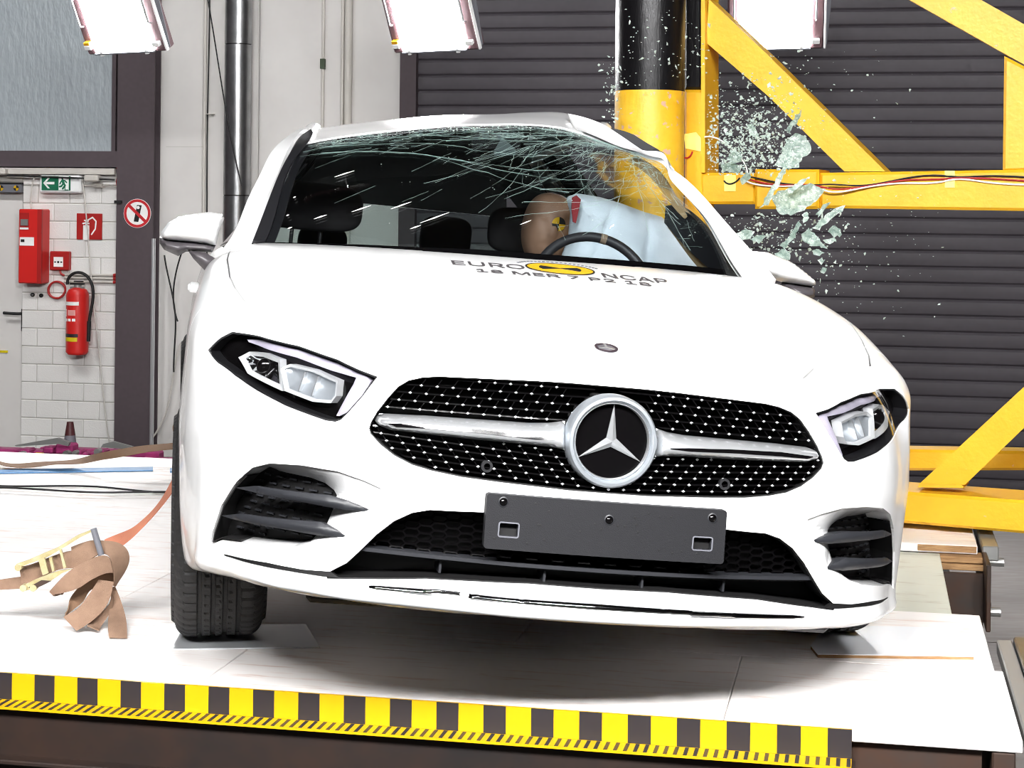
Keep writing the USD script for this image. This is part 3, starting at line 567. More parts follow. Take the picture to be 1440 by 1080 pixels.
part(rl, "tick_marks", cat_(tk), black_mark, False, kind="stuff")
bc = at = (-0.1520, 4.2200, -0.1409)
ft = thing("load_foot", "small grey rubber foot hanging from the dark beam under the marker rail", "rubber foot")
q = np.array((-0.1491, 4.1000, -0.1241))
part(ft, "cup", lathe([(0, -.03), (.034, -.03), (.026, .012), (.016, .018), (0, .018)], 24, q), grip_grey, 40)
part(ft, "rim", lathe([(.026, -.036), (.036, -.036), (.036, -.028), (.026, -.028)], 24, q), galvanised, 40)
part(ft, "hanger", cat_([cyl(q + [0, 0, .015], q + [0, 0, .03], .014, 12), bbox(q[0] - .02, q[0] + .02, q[1] - .01, q[1] + .06, q[2] + .024, q[2] + .04)]), black_flat)
# shackle at the right side of the sled
skl = thing("shackle", "steel shackle standing on the floor side of the sled's right edge, before the dark plate", "shackle")
q = np.array((1.5870, 6.0500, -0.1821))
ang = np.linspace(0, np.pi, 16)
part(skl, "bow", tube([q + np.array([.03 * math.cos(a), .0, .005 + .045 * math.sin(a)]) for a in ang], .009, 10), grey_steel)
part(skl, "pin", cyl(q + [-.045, 0, -.015], q + [.055, 0, -.015], .011, 14), dark_steel)
part(skl, "ear", cat_([cyl(q + [s * .03 - .008, 0, -.015], q + [s * .03 + .008, 0, -.015], .021, 16) for s in (-1, 1)]), grey_steel)
part(skl, "base_lug", bbox(q[0] - .02, q[0] + .02, q[1] - .015, q[1] + .015, q[2] - .07, q[2] - .01), dark_steel, False)

def sheet(name, pts, th, m, label, cat):
    P = np.array(pts)[:, :2]; mm = trimesh.creation.extrude_polygon(Polygon(P), th); mm.apply_translation((0, 0, .0005)); return solo(name, mm, m, label, cat, smooth=False)
sheet("ground_plate", [(-0.9515, 4.7884, 0.0000), (-0.8891, 4.5233, 0.0000), (-0.4808, 4.5622, 0.0000), (-0.5456, 4.8064, 0.0000)], .004, sheet_alu, "thin pale metal sheet under the front tyre on the left", "metal sheet")
t = thing("ground_plate", "white sheet on a thin board under the front tyre on the right", "metal sheet")
P = np.array([(0.7862, 4.6081, 0.0000), (0.8631, 4.8360, 0.0000), (1.1642, 4.8250, 0.0000), (1.1844, 4.5162, 0.0000), (0.7897, 4.5213, 0.0000)])[:, :2]
mm = trimesh.creation.extrude_polygon(Polygon(P).convex_hull, .007); mm.apply_translation((0, 0, .0005)); part(t, "board", mm, deck_edge, False)
mm = trimesh.creation.extrude_polygon(Polygon(P).convex_hull, .002); mm.apply_translation((0, 0, .0078)); part(t, "top_sheet", mm, sheet_white, False)
# tape and cables lying on the deck
for a, b, lab in (([(-2.2039, 7.4856, 0.0020), (-1.5284, 7.6250, 0.0020)], [(-2.1781, 7.3982, 0.0020), (-1.5081, 7.5244, 0.0020)], "long strip of blue tape on the deck behind the car"), ([(-1.4484, 7.5895, 0.0020), (-1.3813, 7.6045, 0.0020)], [(-1.4292, 7.4898, 0.0020), (-1.3629, 7.5044, 0.0020)], "short piece of blue tape on the deck beside the car")):
    solo("blue_tape", ribbon(a, b, .004, 12), blue_tape, lab, "tape")
solo("deck_cable", tube(spline([(-2.0512, 7.0651, 0.0070), (-1.8545, 7.0692, 0.0070), (-1.6575, 7.0733, 0.0070), (-1.4386, 6.9731, 0.0070), (-1.2630, 6.9585, 0.0070)]), .004, 6), black_flat, "thin black cable, rear one of the two crossing the deck", "cable")
solo("deck_cable", tube(spline([(-2.0169, 6.9471, 0.0190), (-1.8122, 6.9084, 0.0190), (-1.5517, 6.8568, 0.0190), (-1.3655, 6.8860, 0.0190), (-1.2475, 6.8731, 0.0190)]), .004, 6), black_flat, "thin black cable, front one of the two crossing the deck", "cable")

# ------------------------------------------------------------------ lashing straps and ratchet
st = thing("lashing_strap", "tan lashing strap looped and knotted around the ratchet, tail standing on the deck", "strap")
def rb(name, A, B, m=tan_strap, parent=st, n=50, th=.0025): return part(parent, name, ribbon(A, B, th, n), m, 60)
rb("strap_run", [(-1.3831, 4.7600, 0.1221), (-1.3271, 4.7500, 0.1332), (-1.2940, 4.7400, 0.1396)], [(-1.3829, 4.7600, 0.0974), (-1.3249, 4.7500, 0.1032), (-1.2899, 4.7400, 0.1078)])
rb("strap_in_ratchet", [(-1.3014, 4.7350, 0.1662), (-1.2538, 4.7300, 0.1798), (-1.1973, 4.7300, 0.2023), (-1.1570, 4.7350, 0.2112)], [(-1.2943, 4.7350, 0.1208), (-1.2421, 4.7300, 0.1394), (-1.2025, 4.7300, 0.1580), (-1.1565, 4.7350, 0.1639)])
rb("strap_loop", [(-1.1621, 4.7300, 0.2216), (-1.1324, 4.7300, 0.2333), (-1.1069, 4.7350, 0.2385), (-1.0789, 4.7400, 0.2367), (-1.0416, 4.7500, 0.2289), (-1.0195, 4.7600, 0.2048), (-1.0173, 4.7650, 0.1802), (-1.0279, 4.7600, 0.1506), (-1.0473, 4.7400, 0.1157)], [(-1.1615, 4.7300, 0.1643), (-1.1294, 4.7200, 0.1786), (-1.1018, 4.7150, 0.1950), (-1.0740, 4.7200, 0.2056), (-1.0613, 4.7200, 0.2001), (-1.0541, 4.7150, 0.1804), (-1.0478, 4.7150, 0.1597), (-1.0472, 4.7200, 0.1409), (-1.0490, 4.7350, 0.1198)])
rb("strap_loop", [(-1.0508, 4.7000, 0.1894), (-1.0616, 4.6950, 0.2050), (-1.0839, 4.6900, 0.2044), (-1.1105, 4.6900, 0.1938), (-1.1517, 4.6900, 0.1697), (-1.1809, 4.6900, 0.1428), (-1.2126, 4.7000, 0.1078)], [(-1.0467, 4.7100, 0.1577), (-1.0681, 4.7000, 0.1567), (-1.0875, 4.6950, 0.1487), (-1.1071, 4.6900, 0.1378), (-1.1263, 4.6900, 0.1246), (-1.1536, 4.6950, 0.1120), (-1.2049, 4.7050, 0.0980)])
rb("strap_loop", [(-1.2126, 4.7000, 0.1078), (-1.2088, 4.7200, 0.0984), (-1.1873, 4.7400, 0.0914)], [(-1.2036, 4.7000, 0.0991), (-1.2012, 4.7200, 0.0919), (-1.1836, 4.7400, 0.0962)], dark_strap)
rb("strap_loop", [(-1.0996, 4.7600, 0.1384), (-1.1280, 4.7600, 0.1267), (-1.1551, 4.7550, 0.1009), (-1.1657, 4.7500, 0.0855), (-1.1664, 4.7300, 0.0683), (-1.1674, 4.7000, 0.0525)], [(-1.1073, 4.7700, 0.1019), (-1.1285, 4.7700, 0.0864), (-1.1344, 4.7650, 0.0741), (-1.1489, 4.7550, 0.0591), (-1.1629, 4.7350, 0.0483), (-1.1692, 4.7000, 0.0412)], dark_strap)
rb("strap_loop", [(-1.1143, 4.7650, 0.1563), (-1.0838, 4.7650, 0.1585), (-1.0513, 4.7650, 0.1532)], [(-1.1196, 4.7650, 0.1143), (-1.0833, 4.7650, 0.1147), (-1.0528, 4.7650, 0.1112)], dark_strap)
rb("strap_loop", [(-1.0886, 4.7250, 0.1364), (-1.0997, 4.7100, 0.1157), (-1.1178, 4.7000, 0.0882), (-1.1370, 4.6950, 0.0652), (-1.1574, 4.6900, 0.0530), (-1.1723, 4.6900, 0.0440)], [(-1.0490, 4.7300, 0.1301), (-1.0514, 4.7200, 0.1082), (-1.0609, 4.7100, 0.0747), (-1.0818, 4.7000, 0.0470), (-1.1087, 4.6900, 0.0254), (-1.1355, 4.6850, 0.0086)])
rb("strap_loop", [(-1.0597, 4.7450, 0.1040), (-1.0664, 4.7350, 0.0629), (-1.0916, 4.7300, 0.0400), (-1.1087, 4.6900, 0.0226)], [(-1.0520, 4.7500, 0.0783), (-1.0554, 4.7400, 0.0559), (-1.0689, 4.7350, 0.0303), (-1.0763, 4.6900, 0.0096)])
rb("strap_tail", [(-1.0604, 4.7600, 0.1084), (-1.0623, 4.7500, 0.0657), (-1.0541, 4.6900, 0.0378), (-1.0373, 4.6300, 0.0054)], [(-1.0528, 4.7650, 0.1104), (-1.0307, 4.7500, 0.0660), (-1.0056, 4.6900, 0.0324), (-0.9908, 4.6300, 0.0059)])
s2 = rb("strap_run", [(-1.0873, 4.7800, 0.2319), (-1.0528, 4.8000, 0.2448), (-1.0290, 4.8300, 0.2521), (-1.0059, 4.8800, 0.2657), (-0.9812, 4.9500, 0.2931), (-0.9613, 5.0500, 0.3421), (-0.9425, 5.1200, 0.3969)], [(-1.0609, 4.7800, 0.1997), (-1.0432, 4.8000, 0.2117), (-1.0197, 4.8300, 0.2310), (-0.9816, 4.8800, 0.2708), (-0.9468, 4.9500, 0.3183), (-0.9361, 5.0500, 0.3524), (-0.9321, 5.1200, 0.3826)], orange_strap)
stage.GetPrimAtPath(s2).SetCustomDataByKey("label", "salmon orange run of strap up to the car")
rt = thing("ratchet_buckle", "open zinc ratchet buckle with a grey handle grip, holding the tan strap", "ratchet")
rp = lambda pts, th=.006: flat(pts, th)
part(rt, "side_plate", rp([(-1.3007, 4.7000, 0.1808), (-1.2696, 4.7000, 0.1917), (-1.2255, 4.7000, 0.2113), (-1.1903, 4.7000, 0.2263), (-1.1376, 4.7000, 0.2596), (-1.0901, 4.7000, 0.2783), (-1.0915, 4.7000, 0.2732), (-1.1314, 4.7000, 0.2536), (-1.1786, 4.7000, 0.2234), (-1.2197, 4.7000, 0.1995), (-1.2843, 4.7000, 0.1753)]), zinc, False)
part(rt, "side_plate", rp([(-1.2838, 4.7000, 0.1219), (-1.2544, 4.7000, 0.1384), (-1.2161, 4.7000, 0.1552), (-1.1806, 4.7000, 0.1659), (-1.1512, 4.7000, 0.1692), (-1.1779, 4.7000, 0.1584), (-1.2128, 4.7000, 0.1345), (-1.2452, 4.7000, 0.1193), (-1.2748, 4.7000, 0.1102)]), zinc, False)
for pts in (([(-1.2403, 4.6950, 0.1943), (-1.2241, 4.6950, 0.2005), (-1.2133, 4.6950, 0.1591), (-1.2281, 4.6950, 0.1531)]), ([(-1.2122, 4.6950, 0.1991), (-1.2049, 4.6950, 0.2022), (-1.1972, 4.6950, 0.1652), (-1.2030, 4.6950, 0.1622)]), ([(-1.1847, 4.6900, 0.2253), (-1.1787, 4.6900, 0.2226), (-1.1649, 4.6900, 0.1754), (-1.1724, 4.6900, 0.1725)])):
    part(rt, "cross_bar", rp(pts, .008), zinc, False)
part(rt, "handle_grip", tube([(-1.0976, 4.7000, 0.2760), (-1.0760, 4.7000, 0.2067)], .0085, 12), grip_grey)
for q in ((-1.2928, 4.7000, 0.1734), (-1.2777, 4.6950, 0.1201), (-1.2514, 4.6950, 0.1204)): part(rt, "pawl_hub", cyl(np.array(q) - [0, .012, 0], np.array(q) + [0, .012, 0], .009, 14), zinc)
part(rt, "release_plate", rp([(-1.2651, 4.6900, 0.1213), (-1.2315, 4.6900, 0.1404), (-1.2052, 4.6900, 0.1388), (-1.2276, 4.6900, 0.1273), (-1.2519, 4.6900, 0.1158)]), dark_steel, False)
s3 = thing("lashing_strap", "brown lashing strap lying across the back of the deck towards the car's rear wheel", "strap")
rb("strap_run", [(-2.2077, 7.6000, 0.0366), (-2.1315, 7.6000, 0.0146), (-2.0252, 7.6000, 0.0212), (-1.8733, 7.6000, 0.0325), (-1.7589, 7.5000, 0.0705), (-1.6468, 7.4000, 0.1044), (-1.5582, 7.4000, 0.1201), (-1.4695, 7.4000, 0.1305), (-1.3808, 7.4000, 0.1403), (-1.3453, 7.4000, 0.1481)], [(-2.1931, 7.5500, 0.0348), (-2.1033, 7.5000, 0.0159), (-2.0133, 7.5000, 0.0154), (-1.9234, 7.5000, 0.0277), (-1.8004, 7.4500, 0.0399), (-1.7056, 7.4000, 0.0629), (-1.5913, 7.3500, 0.0875), (-1.4740, 7.3500, 0.1093), (-1.3653, 7.3500, 0.1216), (-1.3359, 7.3500, 0.1254)], dark_strap, s3)
rb("strap_knot", [(-1.3642, 7.2000, 0.2205), (-1.3558, 7.2000, 0.2494), (-1.3272, 7.2000, 0.2612), (-1.2926, 7.2000, 0.2615)], [(-1.3550, 7.2000, 0.1687), (-1.3405, 7.2000, 0.1631), (-1.3204, 7.2000, 0.1604), (-1.2916, 7.2000, 0.1607)], dark_strap, s3)

# ------------------------------------------------------------------ pole with yellow rig
PC = np.array((0.4978, 6.4800, 1.3779)); PR = .127
pole = thing("impact_pole", "rigid steel impact pole, black above and yellow below, pressed into the car's side", "pole")
zsp = (0.4866, 6.3600, 1.5618)[2]
pb = .13
part(pole, "black_section", lathe([(0, zsp), (PR, zsp), (PR, 3.6), (0, 3.6)], 64, (PC[0], PC[1], 0)), pole_black, 40)
part(pole, "yellow_section", lathe([(0, pb), (PR, pb), (PR, zsp), (0, zsp)], 64, (PC[0], PC[1], 0)), pole_yellow, 40)
FP = np.array([0.675, 6.62, 0]); FX = np.array([math.cos(math.radians(-22)), math.sin(math.radians(-22)), 0]); FN = np.array([-FX[1], FX[0], 0])
rig = thing("yellow_rig", "yellow welded steel frame of box beams bracing the pole on the right", "steel frame")
def beam(name, pts, m=yellow_paint, th=.16, off=0.): return part(rig, name, _beam(pts, th, off), m, 40)
def _beam(pts, th, off):
    """box member in the rig's plane with chamfered front edges"""
    p = Polygon(pts); q = p.buffer(-.010, join_style=2)
    def ring(poly, o): return extrude(poly, .0005, FP + FN * o, FX, (0, 0, 1))
    m = extrude(p, th - .010, FP + FN * (off + th), FX, (0, 0, 1))
    fr = manifold3d.Manifold.hull_points(np.vstack([ring(q, off).vertices, ring(p, off + .010).vertices])) if q.geom_type == "Polygon" and not q.is_empty and q.convex_hull.area - q.area < 1e-4 else None
    if fr is None: return m
    g = fr.to_mesh(); return cat_([m, trimesh.Trimesh(g.vert_properties[:, :3], g.tri_verts)])
beam("post_black", [(-0.0509, 2.5269), (0.0178, 2.5222), (0.0280, 1.5803), (-0.0406, 1.5813)], pole_black, .14, .0)
beam("post", [(-0.0406, 1.5813), (0.0362, 1.5802), (0.0526, 0.0644), (-0.0241, 0.0590)], yellow_paint, .14, .0)
beam("flange_plate", [(0.0178, 2.5222), (0.0328, 2.5212), (0.0464, 1.2710), (0.0313, 1.2710)], yellow_paint, .2, -.02)
beam("cross_beam", [(0.0259, 1.2710), (0.2366, 1.2716), (0.2379, 1.1566), (0.0271, 1.1546)])
beam("beam_sleeve", [(0.2365, 1.2846), (0.4735, 1.2838), (0.4750, 1.1408), (0.2381, 1.1383)], yellow_paint, .19, -.02)
beam("cross_beam", [(0.4737, 1.2722), (1.4926, 1.2909), (1.4940, 1.1405), (0.4750, 1.1447)])
beam("diagonal_brace", [(0.0342, 2.0190), (-0.0647, 2.0229), (0.0370, 1.7572), (0.2789, 1.5506), (0.5589, 1.2776), (0.7068, 1.2780), (0.2773, 1.7005), (0.0462, 1.9181)][2:] , yellow_paint, .13, .01)
beam("diagonal_brace", [(0.0334, 2.3467), (0.7809, 1.8932), (1.1169, 1.6908), (1.4908, 1.4715), (1.4895, 1.6025), (1.0303, 1.8848), (0.0537, 2.4881)])
beam("upright", [(1.1158, 1.6834), (1.2799, 1.5914), (1.2830, 1.2819), (1.1151, 1.2790)], yellow_paint, .15, .008)
beam("diagonal_brace", [(0.8313, 0.1603), (1.1957, 0.5311), (1.4971, 0.8364), (1.4985, 0.6959), (1.1972, 0.3880), (0.9941, 0.1716)], yellow_paint, .14, .03)
beam("base_beam", [(-0.3103, 0.1437), (1.6633, 0.1337), (1.6644, 0.0162), (-0.3091, 0.0386)], yellow_paint, .24)
beam("base_beam", [(-0.1977, 0.1751), (1.5715, 0.2548), (1.5721, 0.1921), (-0.1965, 0.0734)], yellow_paint, .12, .55)
beam("upright", [(1.4798, 1.6463), (1.6168, 1.6435), (1.6453, 0.1252), (1.4995, 0.1288)], yellow_paint, .17, -.005)
beam("weld_plate", [(0.8388, 0.1634), (0.9819, 0.1732), (0.9918, 0.1614), (0.8289, 0.1526)], yellow_paint, .15, .02)
def ontape(pts, off=-.004): return [FP + FX * s + np.array([0, 0, z]) + FN * off for s, z in pts]
for i, (o, m, lab) in enumerate(((0, black_flat, "black wire, topmost of three running along the yellow cross beam"), (.008, red_dark, "dark red wire between the black and white wires on the yellow cross beam"), (.016, sign_white, "white wire, lowest of three running along the yellow cross beam"))):
    w = [FP + FX * s_ + np.array([0, 0, z_]) - FN * (.027 if 1 <= j_ <= 4 else (.018 if j_ == 5 else .007)) for j_, (s_, z_) in enumerate([(0.1913, 1.2583), (0.2342, 1.2506), (0.3352, 1.2381), (0.4793, 1.2272), (0.5001, 1.2273), (0.6209, 1.2305), (0.7776, 1.2503), (0.9117, 1.2622), (0.9511, 1.2635), (1.0439, 1.2589), (1.2715, 1.2536), (1.4837, 1.2508)])]
    w = [np.array(p) + np.array([0, 0, -o + .004 * math.sin(2.2 * j + i)]) for j, p in enumerate(w)]
    solo("beam_wire", tube(spline(w, 80), .0032, 6), m, lab, "wire")
for a, lab in (([(0.9189, 1.2810), (0.9534, 1.2811), (0.9540, 1.2210), (0.9196, 1.2208)], "pale yellow tape patch holding the wires near the right end of the beam"), ([(0.1185, 1.2633), (0.1617, 1.2635), (0.1623, 1.2031), (0.1191, 1.2028)], "pale yellow tape patch on the beam next to the post")):
    solo("tape_patch", extrude(Polygon(a), .003, FP - FN * .0005, FX, (0, 0, 1)), mat("pale_tape", "#f7e87c", .6), lab, "tape")
solo("tape_patch", extrude(Polygon([(-0.0388, 1.4141), (0.0078, 1.4218), (0.0355, 1.3926), (0.0278, 1.3503), (-0.0300, 1.3610)]), .006, FP - FN * .0005, FX, (0, 0, 1)), mat("pale_tape", "#f7e87c", .6), "crumpled pale yellow tape on the post above the cross beam", "tape")
solo("beam_wire", tube(spline(ontape([(0.1187, 1.2423), (0.1377, 1.2305), (0.1619, 1.2372), (0.1779, 1.2530)], -.007), 20), .003, 6), black_flat, "short black wire loop hanging under the tape next to the post", "wire")
solo("beam_wire", tube(spline(ontape([(-0.0024, 1.3503), (-0.0213, 1.3265), (-0.0406, 1.3292), (-0.0656, 1.3398), (-0.0488, 1.3212), (-0.0376, 1.3026), (-0.0399, 1.2628)], -.009), 40), .003, 6), red_dark, "frayed dark red wire dangling from the crumpled tape on the post", "wire")
solo("beam_wire", tube(spline(ontape([(0.0463, 1.4031), (0.0872, 1.4003), (0.1308, 1.3764), (0.1743, 1.3369), (0.2016, 1.3003), (0.2100, 1.2610)], -.02), 40), .0026, 6), sign_white, "thin white wire arching from the post down to the beam", "wire")

# ------------------------------------------------------------------ car: shape of the painted body (car axes: x to its left, y backwards from the nose, z up; metres)
HALF=np.array([(0,.012),(.15,.018),(.3,.043),(.45,.080),(.55,.115),(.65,.175),(.73,.25),(.795,.34),(.862,.45),(.897,.58),(.907,.72),(.909,.9),(.908,1.2),(.898,1.8),(.896,3.2),(.88,3.7),(.82,4.1),(.65,4.33),(.4,4.4),(0,4.42)])
def _dense(pts,n=400):
    d=np.r_[0,np.cumsum(np.linalg.norm(np.diff(pts,axis=0),axis=1))]
    s=np.linspace(0,d[-1],n); return np.c_[PchipInterpolator(d,pts[:,0])(s),PchipInterpolator(d,pts[:,1])(s)]
_h=_dense(HALF); _P=np.vstack([_h,(_h*[-1,1])[::-1][1:-1]])
GX=np.arange(0,1.3,.01); GY=np.arange(-.5,5.0,.01)
def _sdf():
    X,Y=np.meshgrid(GX,GY,indexing='ij'); q=np.c_[X.ravel(),Y.ravel()]
    from scipy.spatial import cKDTree
    A=_P; B=np.roll(_P,-1,0); 
    tree=cKDTree(_dense(HALF,6000)); d,_=tree.query(q)
    from shapely import Polygon, contains_xy
    ins=contains_xy(Polygon(_P),q[:,0],q[:,1])
    return np.where(ins,-d,d).reshape(X.shape)
SD=_sdf(); GXd,GYd=np.gradient(SD,.01,.01)
def _smp(G,x,y): return map_coordinates(G,[np.abs(x)/.01,(y+.5)/.01],order=1,mode='nearest')
IF=PchipInterpolator([-.1,.12,.18,.215,.235,.25,.27,.30,.45,.52,.58,.63,.67,.71,.76,.82,.9,1.2],[.7,.36,.16,.04,-.002,-.012,-.004,.0,.0,.0,.008,.022,.038,.06,.10,.16,.24,.6])
IS=PchipInterpolator([-.1,.06,.12,.2,.3,.43,.55,.68,.74,.78,.82,.865,.905,.95,1.0,1.1],[.3,.16,.09,.045,.025,.010,.0,.0,.0,.004,.012,.022,.035,.07,.14,.32])
TC=PchipInterpolator([-.3,.0,.06,.12,.2,.35,.6,.9,1.15,1.3,1.8,2.6,3.6,4.2,4.5],[.60,.66,.705,.745,.785,.830,.893,.962,1.008,1.013,1.0,1.0,1.02,.99,.93])
CC=PchipInterpolator([0,.3,.6,.9,1.15,1.5,5],[.05,.06,.05,.03,.02,.02,.02])
def T(x,y):
    t=np.clip((y-.5)/.6,0,1); t=t*t*(3-2*t); t=t*np.clip((2.4-y)/1,0,1)
    return TC(y)-CC(y)*(np.abs(x)/.77)**2.2+.016*t*x/.77
def smax(a,b,k):
    h=np.clip(.5+.5*(a-b)/k,0,1); return b*(1-h)+a*h+k*h*(1-h)
def f(p):
    x,y,z=p[...,0],p[...,1],p[...,2]
    gy=_smp(GYd,x,y); w=np.clip((-gy-.15)/.6,0,1); w=w*w*(3-2*w)
    g=_smp(SD,x,y)+IF(z)*w+IS(z)*(1-w)
    k=.035+.05*(1-w)
    d=smax(g,(z-T(x,y))*.95,k)
    return smax(d,ZB(y)-z,.02)
ZB=PchipInterpolator([-1,.25,.6,1.0,3.4,4.4,6],[.232,.232,.195,.16,.16,.26,.3])
YAW, RLL, PTC = math.radians(10.26), math.radians(5.1), math.radians(-1.37)
def _rz(a): c, s = np.cos(a), np.sin(a); return np.array([[c, -s, 0], [s, c, 0], [0, 0, 1]])
def _ry(a): c, s = np.cos(a), np.sin(a); return np.array([[c, 0, s], [0, 1, 0], [-s, 0, c]])
def _rx(a): c, s = np.cos(a), np.sin(a); return np.array([[1, 0, 0], [0, c, -s], [0, s, c]])
CR = _rz(YAW) @ _rx(PTC) @ _ry(RLL)
CAR = np.eye(4); CAR[:3, :3] = CR; CAR[:3, 3] = np.array([.011, 4.63, 0]) - CR @ [0, .9, 0]
INV = np.linalg.inv(CAR)
def to_car(m): m = m.copy(); m.apply_transform(INV); return m
def grad(p, e=1e-3):
    g = np.stack([f(p + np.eye(3)[k] * e) - f(p - np.eye(3)[k] * e) for k in range(3)], -1); return g / (np.linalg.norm(g, axis=-1, keepdims=True) + 1e-12)
def on_rays(o, d, t0, t1, n=130):
    t = np.linspace(t0, t1, n); v = f(o[:, None] + d[:, None] * t[None, :, None]); s = (v[:, 1:] < 0) & (v[:, :-1] >= 0); i = s.argmax(1)
    a, b = t[i], t[i + 1]
    for _ in range(22):
        c = (a + b) / 2; neg = f(o + d * c[:, None]) < 0; b = np.where(neg, c, b); a = np.where(neg, a, c)
    bad = ~s.any(1); tt = (a + b) / 2
    if bad.any() and not bad.all(): tt[bad] = tt[~bad][cKDTree(o[~bad]).query(o[bad])[1]]
    return o + d * tt[:, None]
def body_mesh():
    N = (150, 190, 80); vs, fs, o = [], [], 0
    w = [np.tan(np.linspace(-1, 1, n + 1) * np.pi / 4 * .98) / np.tan(np.pi / 4 * .98) for n in N]
    for ax in range(3):
        b, c = (ax + 1) % 3, (ax + 2) % 3
        for s in (-1, 1):
            U, V = np.meshgrid(w[b], w[c], indexing="ij"); d = np.zeros(U.shape + (3,)); d[..., ax] = s; d[..., b] = U; d[..., c] = V
            n, m = U.shape; i = np.arange(n * m).reshape(n, m); q = np.stack([i[:-1, :-1], i[1:, :-1], i[1:, 1:], i[:-1, 1:]], -1).reshape(-1, 4)
            if s < 0: q = q[:, ::-1]
            vs.append(d.reshape(-1, 3)); fs.append(q + o); o += n * m
    d = np.vstack(vs) * [.95, 2.3, .5]; q = np.vstack(fs)
    C = np.array([0, 2.15, .55]); a, b = np.zeros(len(d)), np.full(len(d), 1.3)
    for _ in range(26):
        c = (a + b) / 2; ins = f(C + d * c[:, None]) < 0; a = np.where(ins, c, a); b = np.where(ins, b, c)
    t = trimesh.Trimesh(C + d * ((a + b) / 2)[:, None], np.vstack([q[:, [0, 1, 2]], q[:, [0, 2, 3]]]), process=False)
    t.merge_vertices(digits_vertex=6); t.update_faces(t.nondegenerate_faces()); t.remove_unreferenced_vertices()
    if t.volume < 0: t.invert()
    return t
def man(m):
    r = manifold3d.Manifold(manifold3d.Mesh(np.asarray(m.vertices, np.float32), np.asarray(m.faces, np.uint32)))
    if r.is_empty(): print("EMPTY manifold", r.status())
    return r
def mirror(m):
    v = np.array(m.vertices) * [-1, 1, 1]; return trimesh.Trimesh(v, np.array(m.faces)[:, ::-1], process=False)
class Dr:
    """sheet over the body seen along the horizontal direction phi (degrees); a = sideways, z = height"""
    def __init__(s, phi): p = math.radians(phi); s.D = np.array([math.sin(p), math.cos(p), 0]); s.A = np.array([math.cos(p), -math.sin(p), 0])
    def p2(s, P): P = np.asarray(P); return np.c_[P @ s.A, P[:, 2]]
    def poly(s, P): return Polygon(s.p2(P)).buffer(0)
    def base(s, q): return on_rays(q[:, :1] * s.A + np.c_[np.zeros((len(q), 2)), q[:, 1]] - s.D * .6, np.broadcast_to(s.D, (len(q), 3)), 0, 1.4)
def tri2(poly, step, extra=None):
    pts = []
    def ring(r):
        r = r.segmentize(step); return np.array(r.coords)[:-1]
    for g in (poly.geoms if hasattr(poly, "geoms") else [poly]):
        pts.append(ring(g.exterior)); pts += [ring(i) for i in g.interiors]
    x0, y0, x1, y1 = poly.bounds; X, Y = np.meshgrid(np.arange(x0, x1, step), np.arange(y0, y1, step)); X = X + (np.arange(len(X)) % 2)[:, None] * step / 2
    q = np.c_[X.ravel(), Y.ravel()]; inn = poly.buffer(-step * .45)
    pts.append(q[contains_xy(inn, q[:, 0], q[:, 1])])
    if extra is not None: pts[-1] = pts[-1][cKDTree(extra).query(pts[-1])[0] > step * .4]; pts.append(extra[contains_xy(inn, extra[:, 0], extra[:, 1])])
    P = np.vstack(pts); T_ = Delaunay(P).simplices
    c = P[T_].mean(1); T_ = T_[contains_xy(poly, c[:, 0], c[:, 1])]
    ar = np.cross(P[T_[:, 1]] - P[T_[:, 0]], P[T_[:, 2]] - P[T_[:, 0]]); T_ = T_[np.abs(ar) > 1e-10]; ar = ar[np.abs(ar) > 1e-10]
    T_[ar < 0] = T_[ar < 0][:, ::-1]; return P, T_
def relief(poly, dr, front, back, step=.012, base=None, extra=None):
    """solid between two depths below the body sheet (negative = proud of it); front, back: number or function of the 2D points"""
    P, F = tri2(poly, step, extra); B = (base or dr.base)(P)
    fo = front(P) if callable(front) else np.full(len(P), front); bo = back(P) if callable(back) else np.full(len(P), back)
    a, b = B + dr.D * fo[:, None], B + dr.D * bo[:, None]; n = len(P)
    e = np.vstack([F[:, [0, 1]], F[:, [1, 2]], F[:, [2, 0]]]); key = np.sort(e, 1); _, inv, cnt = np.unique(key, axis=0, return_inverse=True, return_counts=True); e = e[cnt[inv.ravel()] == 1]
    fs = np.vstack([F, F[:, ::-1] + n, np.c_[e[:, 1], e[:, 0], e[:, 0] + n], np.c_[e[:, 1], e[:, 0] + n, e[:, 1] + n]])
    t = trimesh.Trimesh(np.vstack([a, b]), fs, process=False)
    if t.volume < 0: t.invert()
    return t
def dist_in(poly):
    bd = poly.boundary; return lambda P: shapely.distance(shapely.points(P), bd)
def paint_part(parent, name, M, m, label=None):
    """solid with exact normals of the body shape on the outer skin and flat shading in the cut faces"""
    g = M.to_mesh(); v = np.asarray(g.vert_properties[:, :3], float); F = np.asarray(g.tri_verts)
    skin = np.abs(f(v)) < .0016; sm = skin[F].all(1)
    n0 = grad(v); fv = v[F[~sm]].reshape(-1, 3); fn = np.cross(v[F[~sm][:, 1]] - v[F[~sm][:, 0]], v[F[~sm][:, 2]] - v[F[~sm][:, 0]]); fn /= np.linalg.norm(fn, axis=1, keepdims=True) + 1e-12
    used = np.unique(F[sm]); remap = np.full(len(v), -1); remap[used] = np.arange(len(used))
    V = np.vstack([v[used], fv]); Nn = np.vstack([n0[used], np.repeat(fn, 3, 0)]); FF = np.vstack([remap[F[sm]], np.arange(len(fv)).reshape(-1, 3) + len(used)])
    return raw(parent, name, V, FF, Nn, m, label)
car = thing("car", "white compact hatchback with a cracked windscreen and caved in roof, crashed sideways against the pole", "car", mtx=CAR)
D0, DL = Dr(0), Dr(35)
O = {}
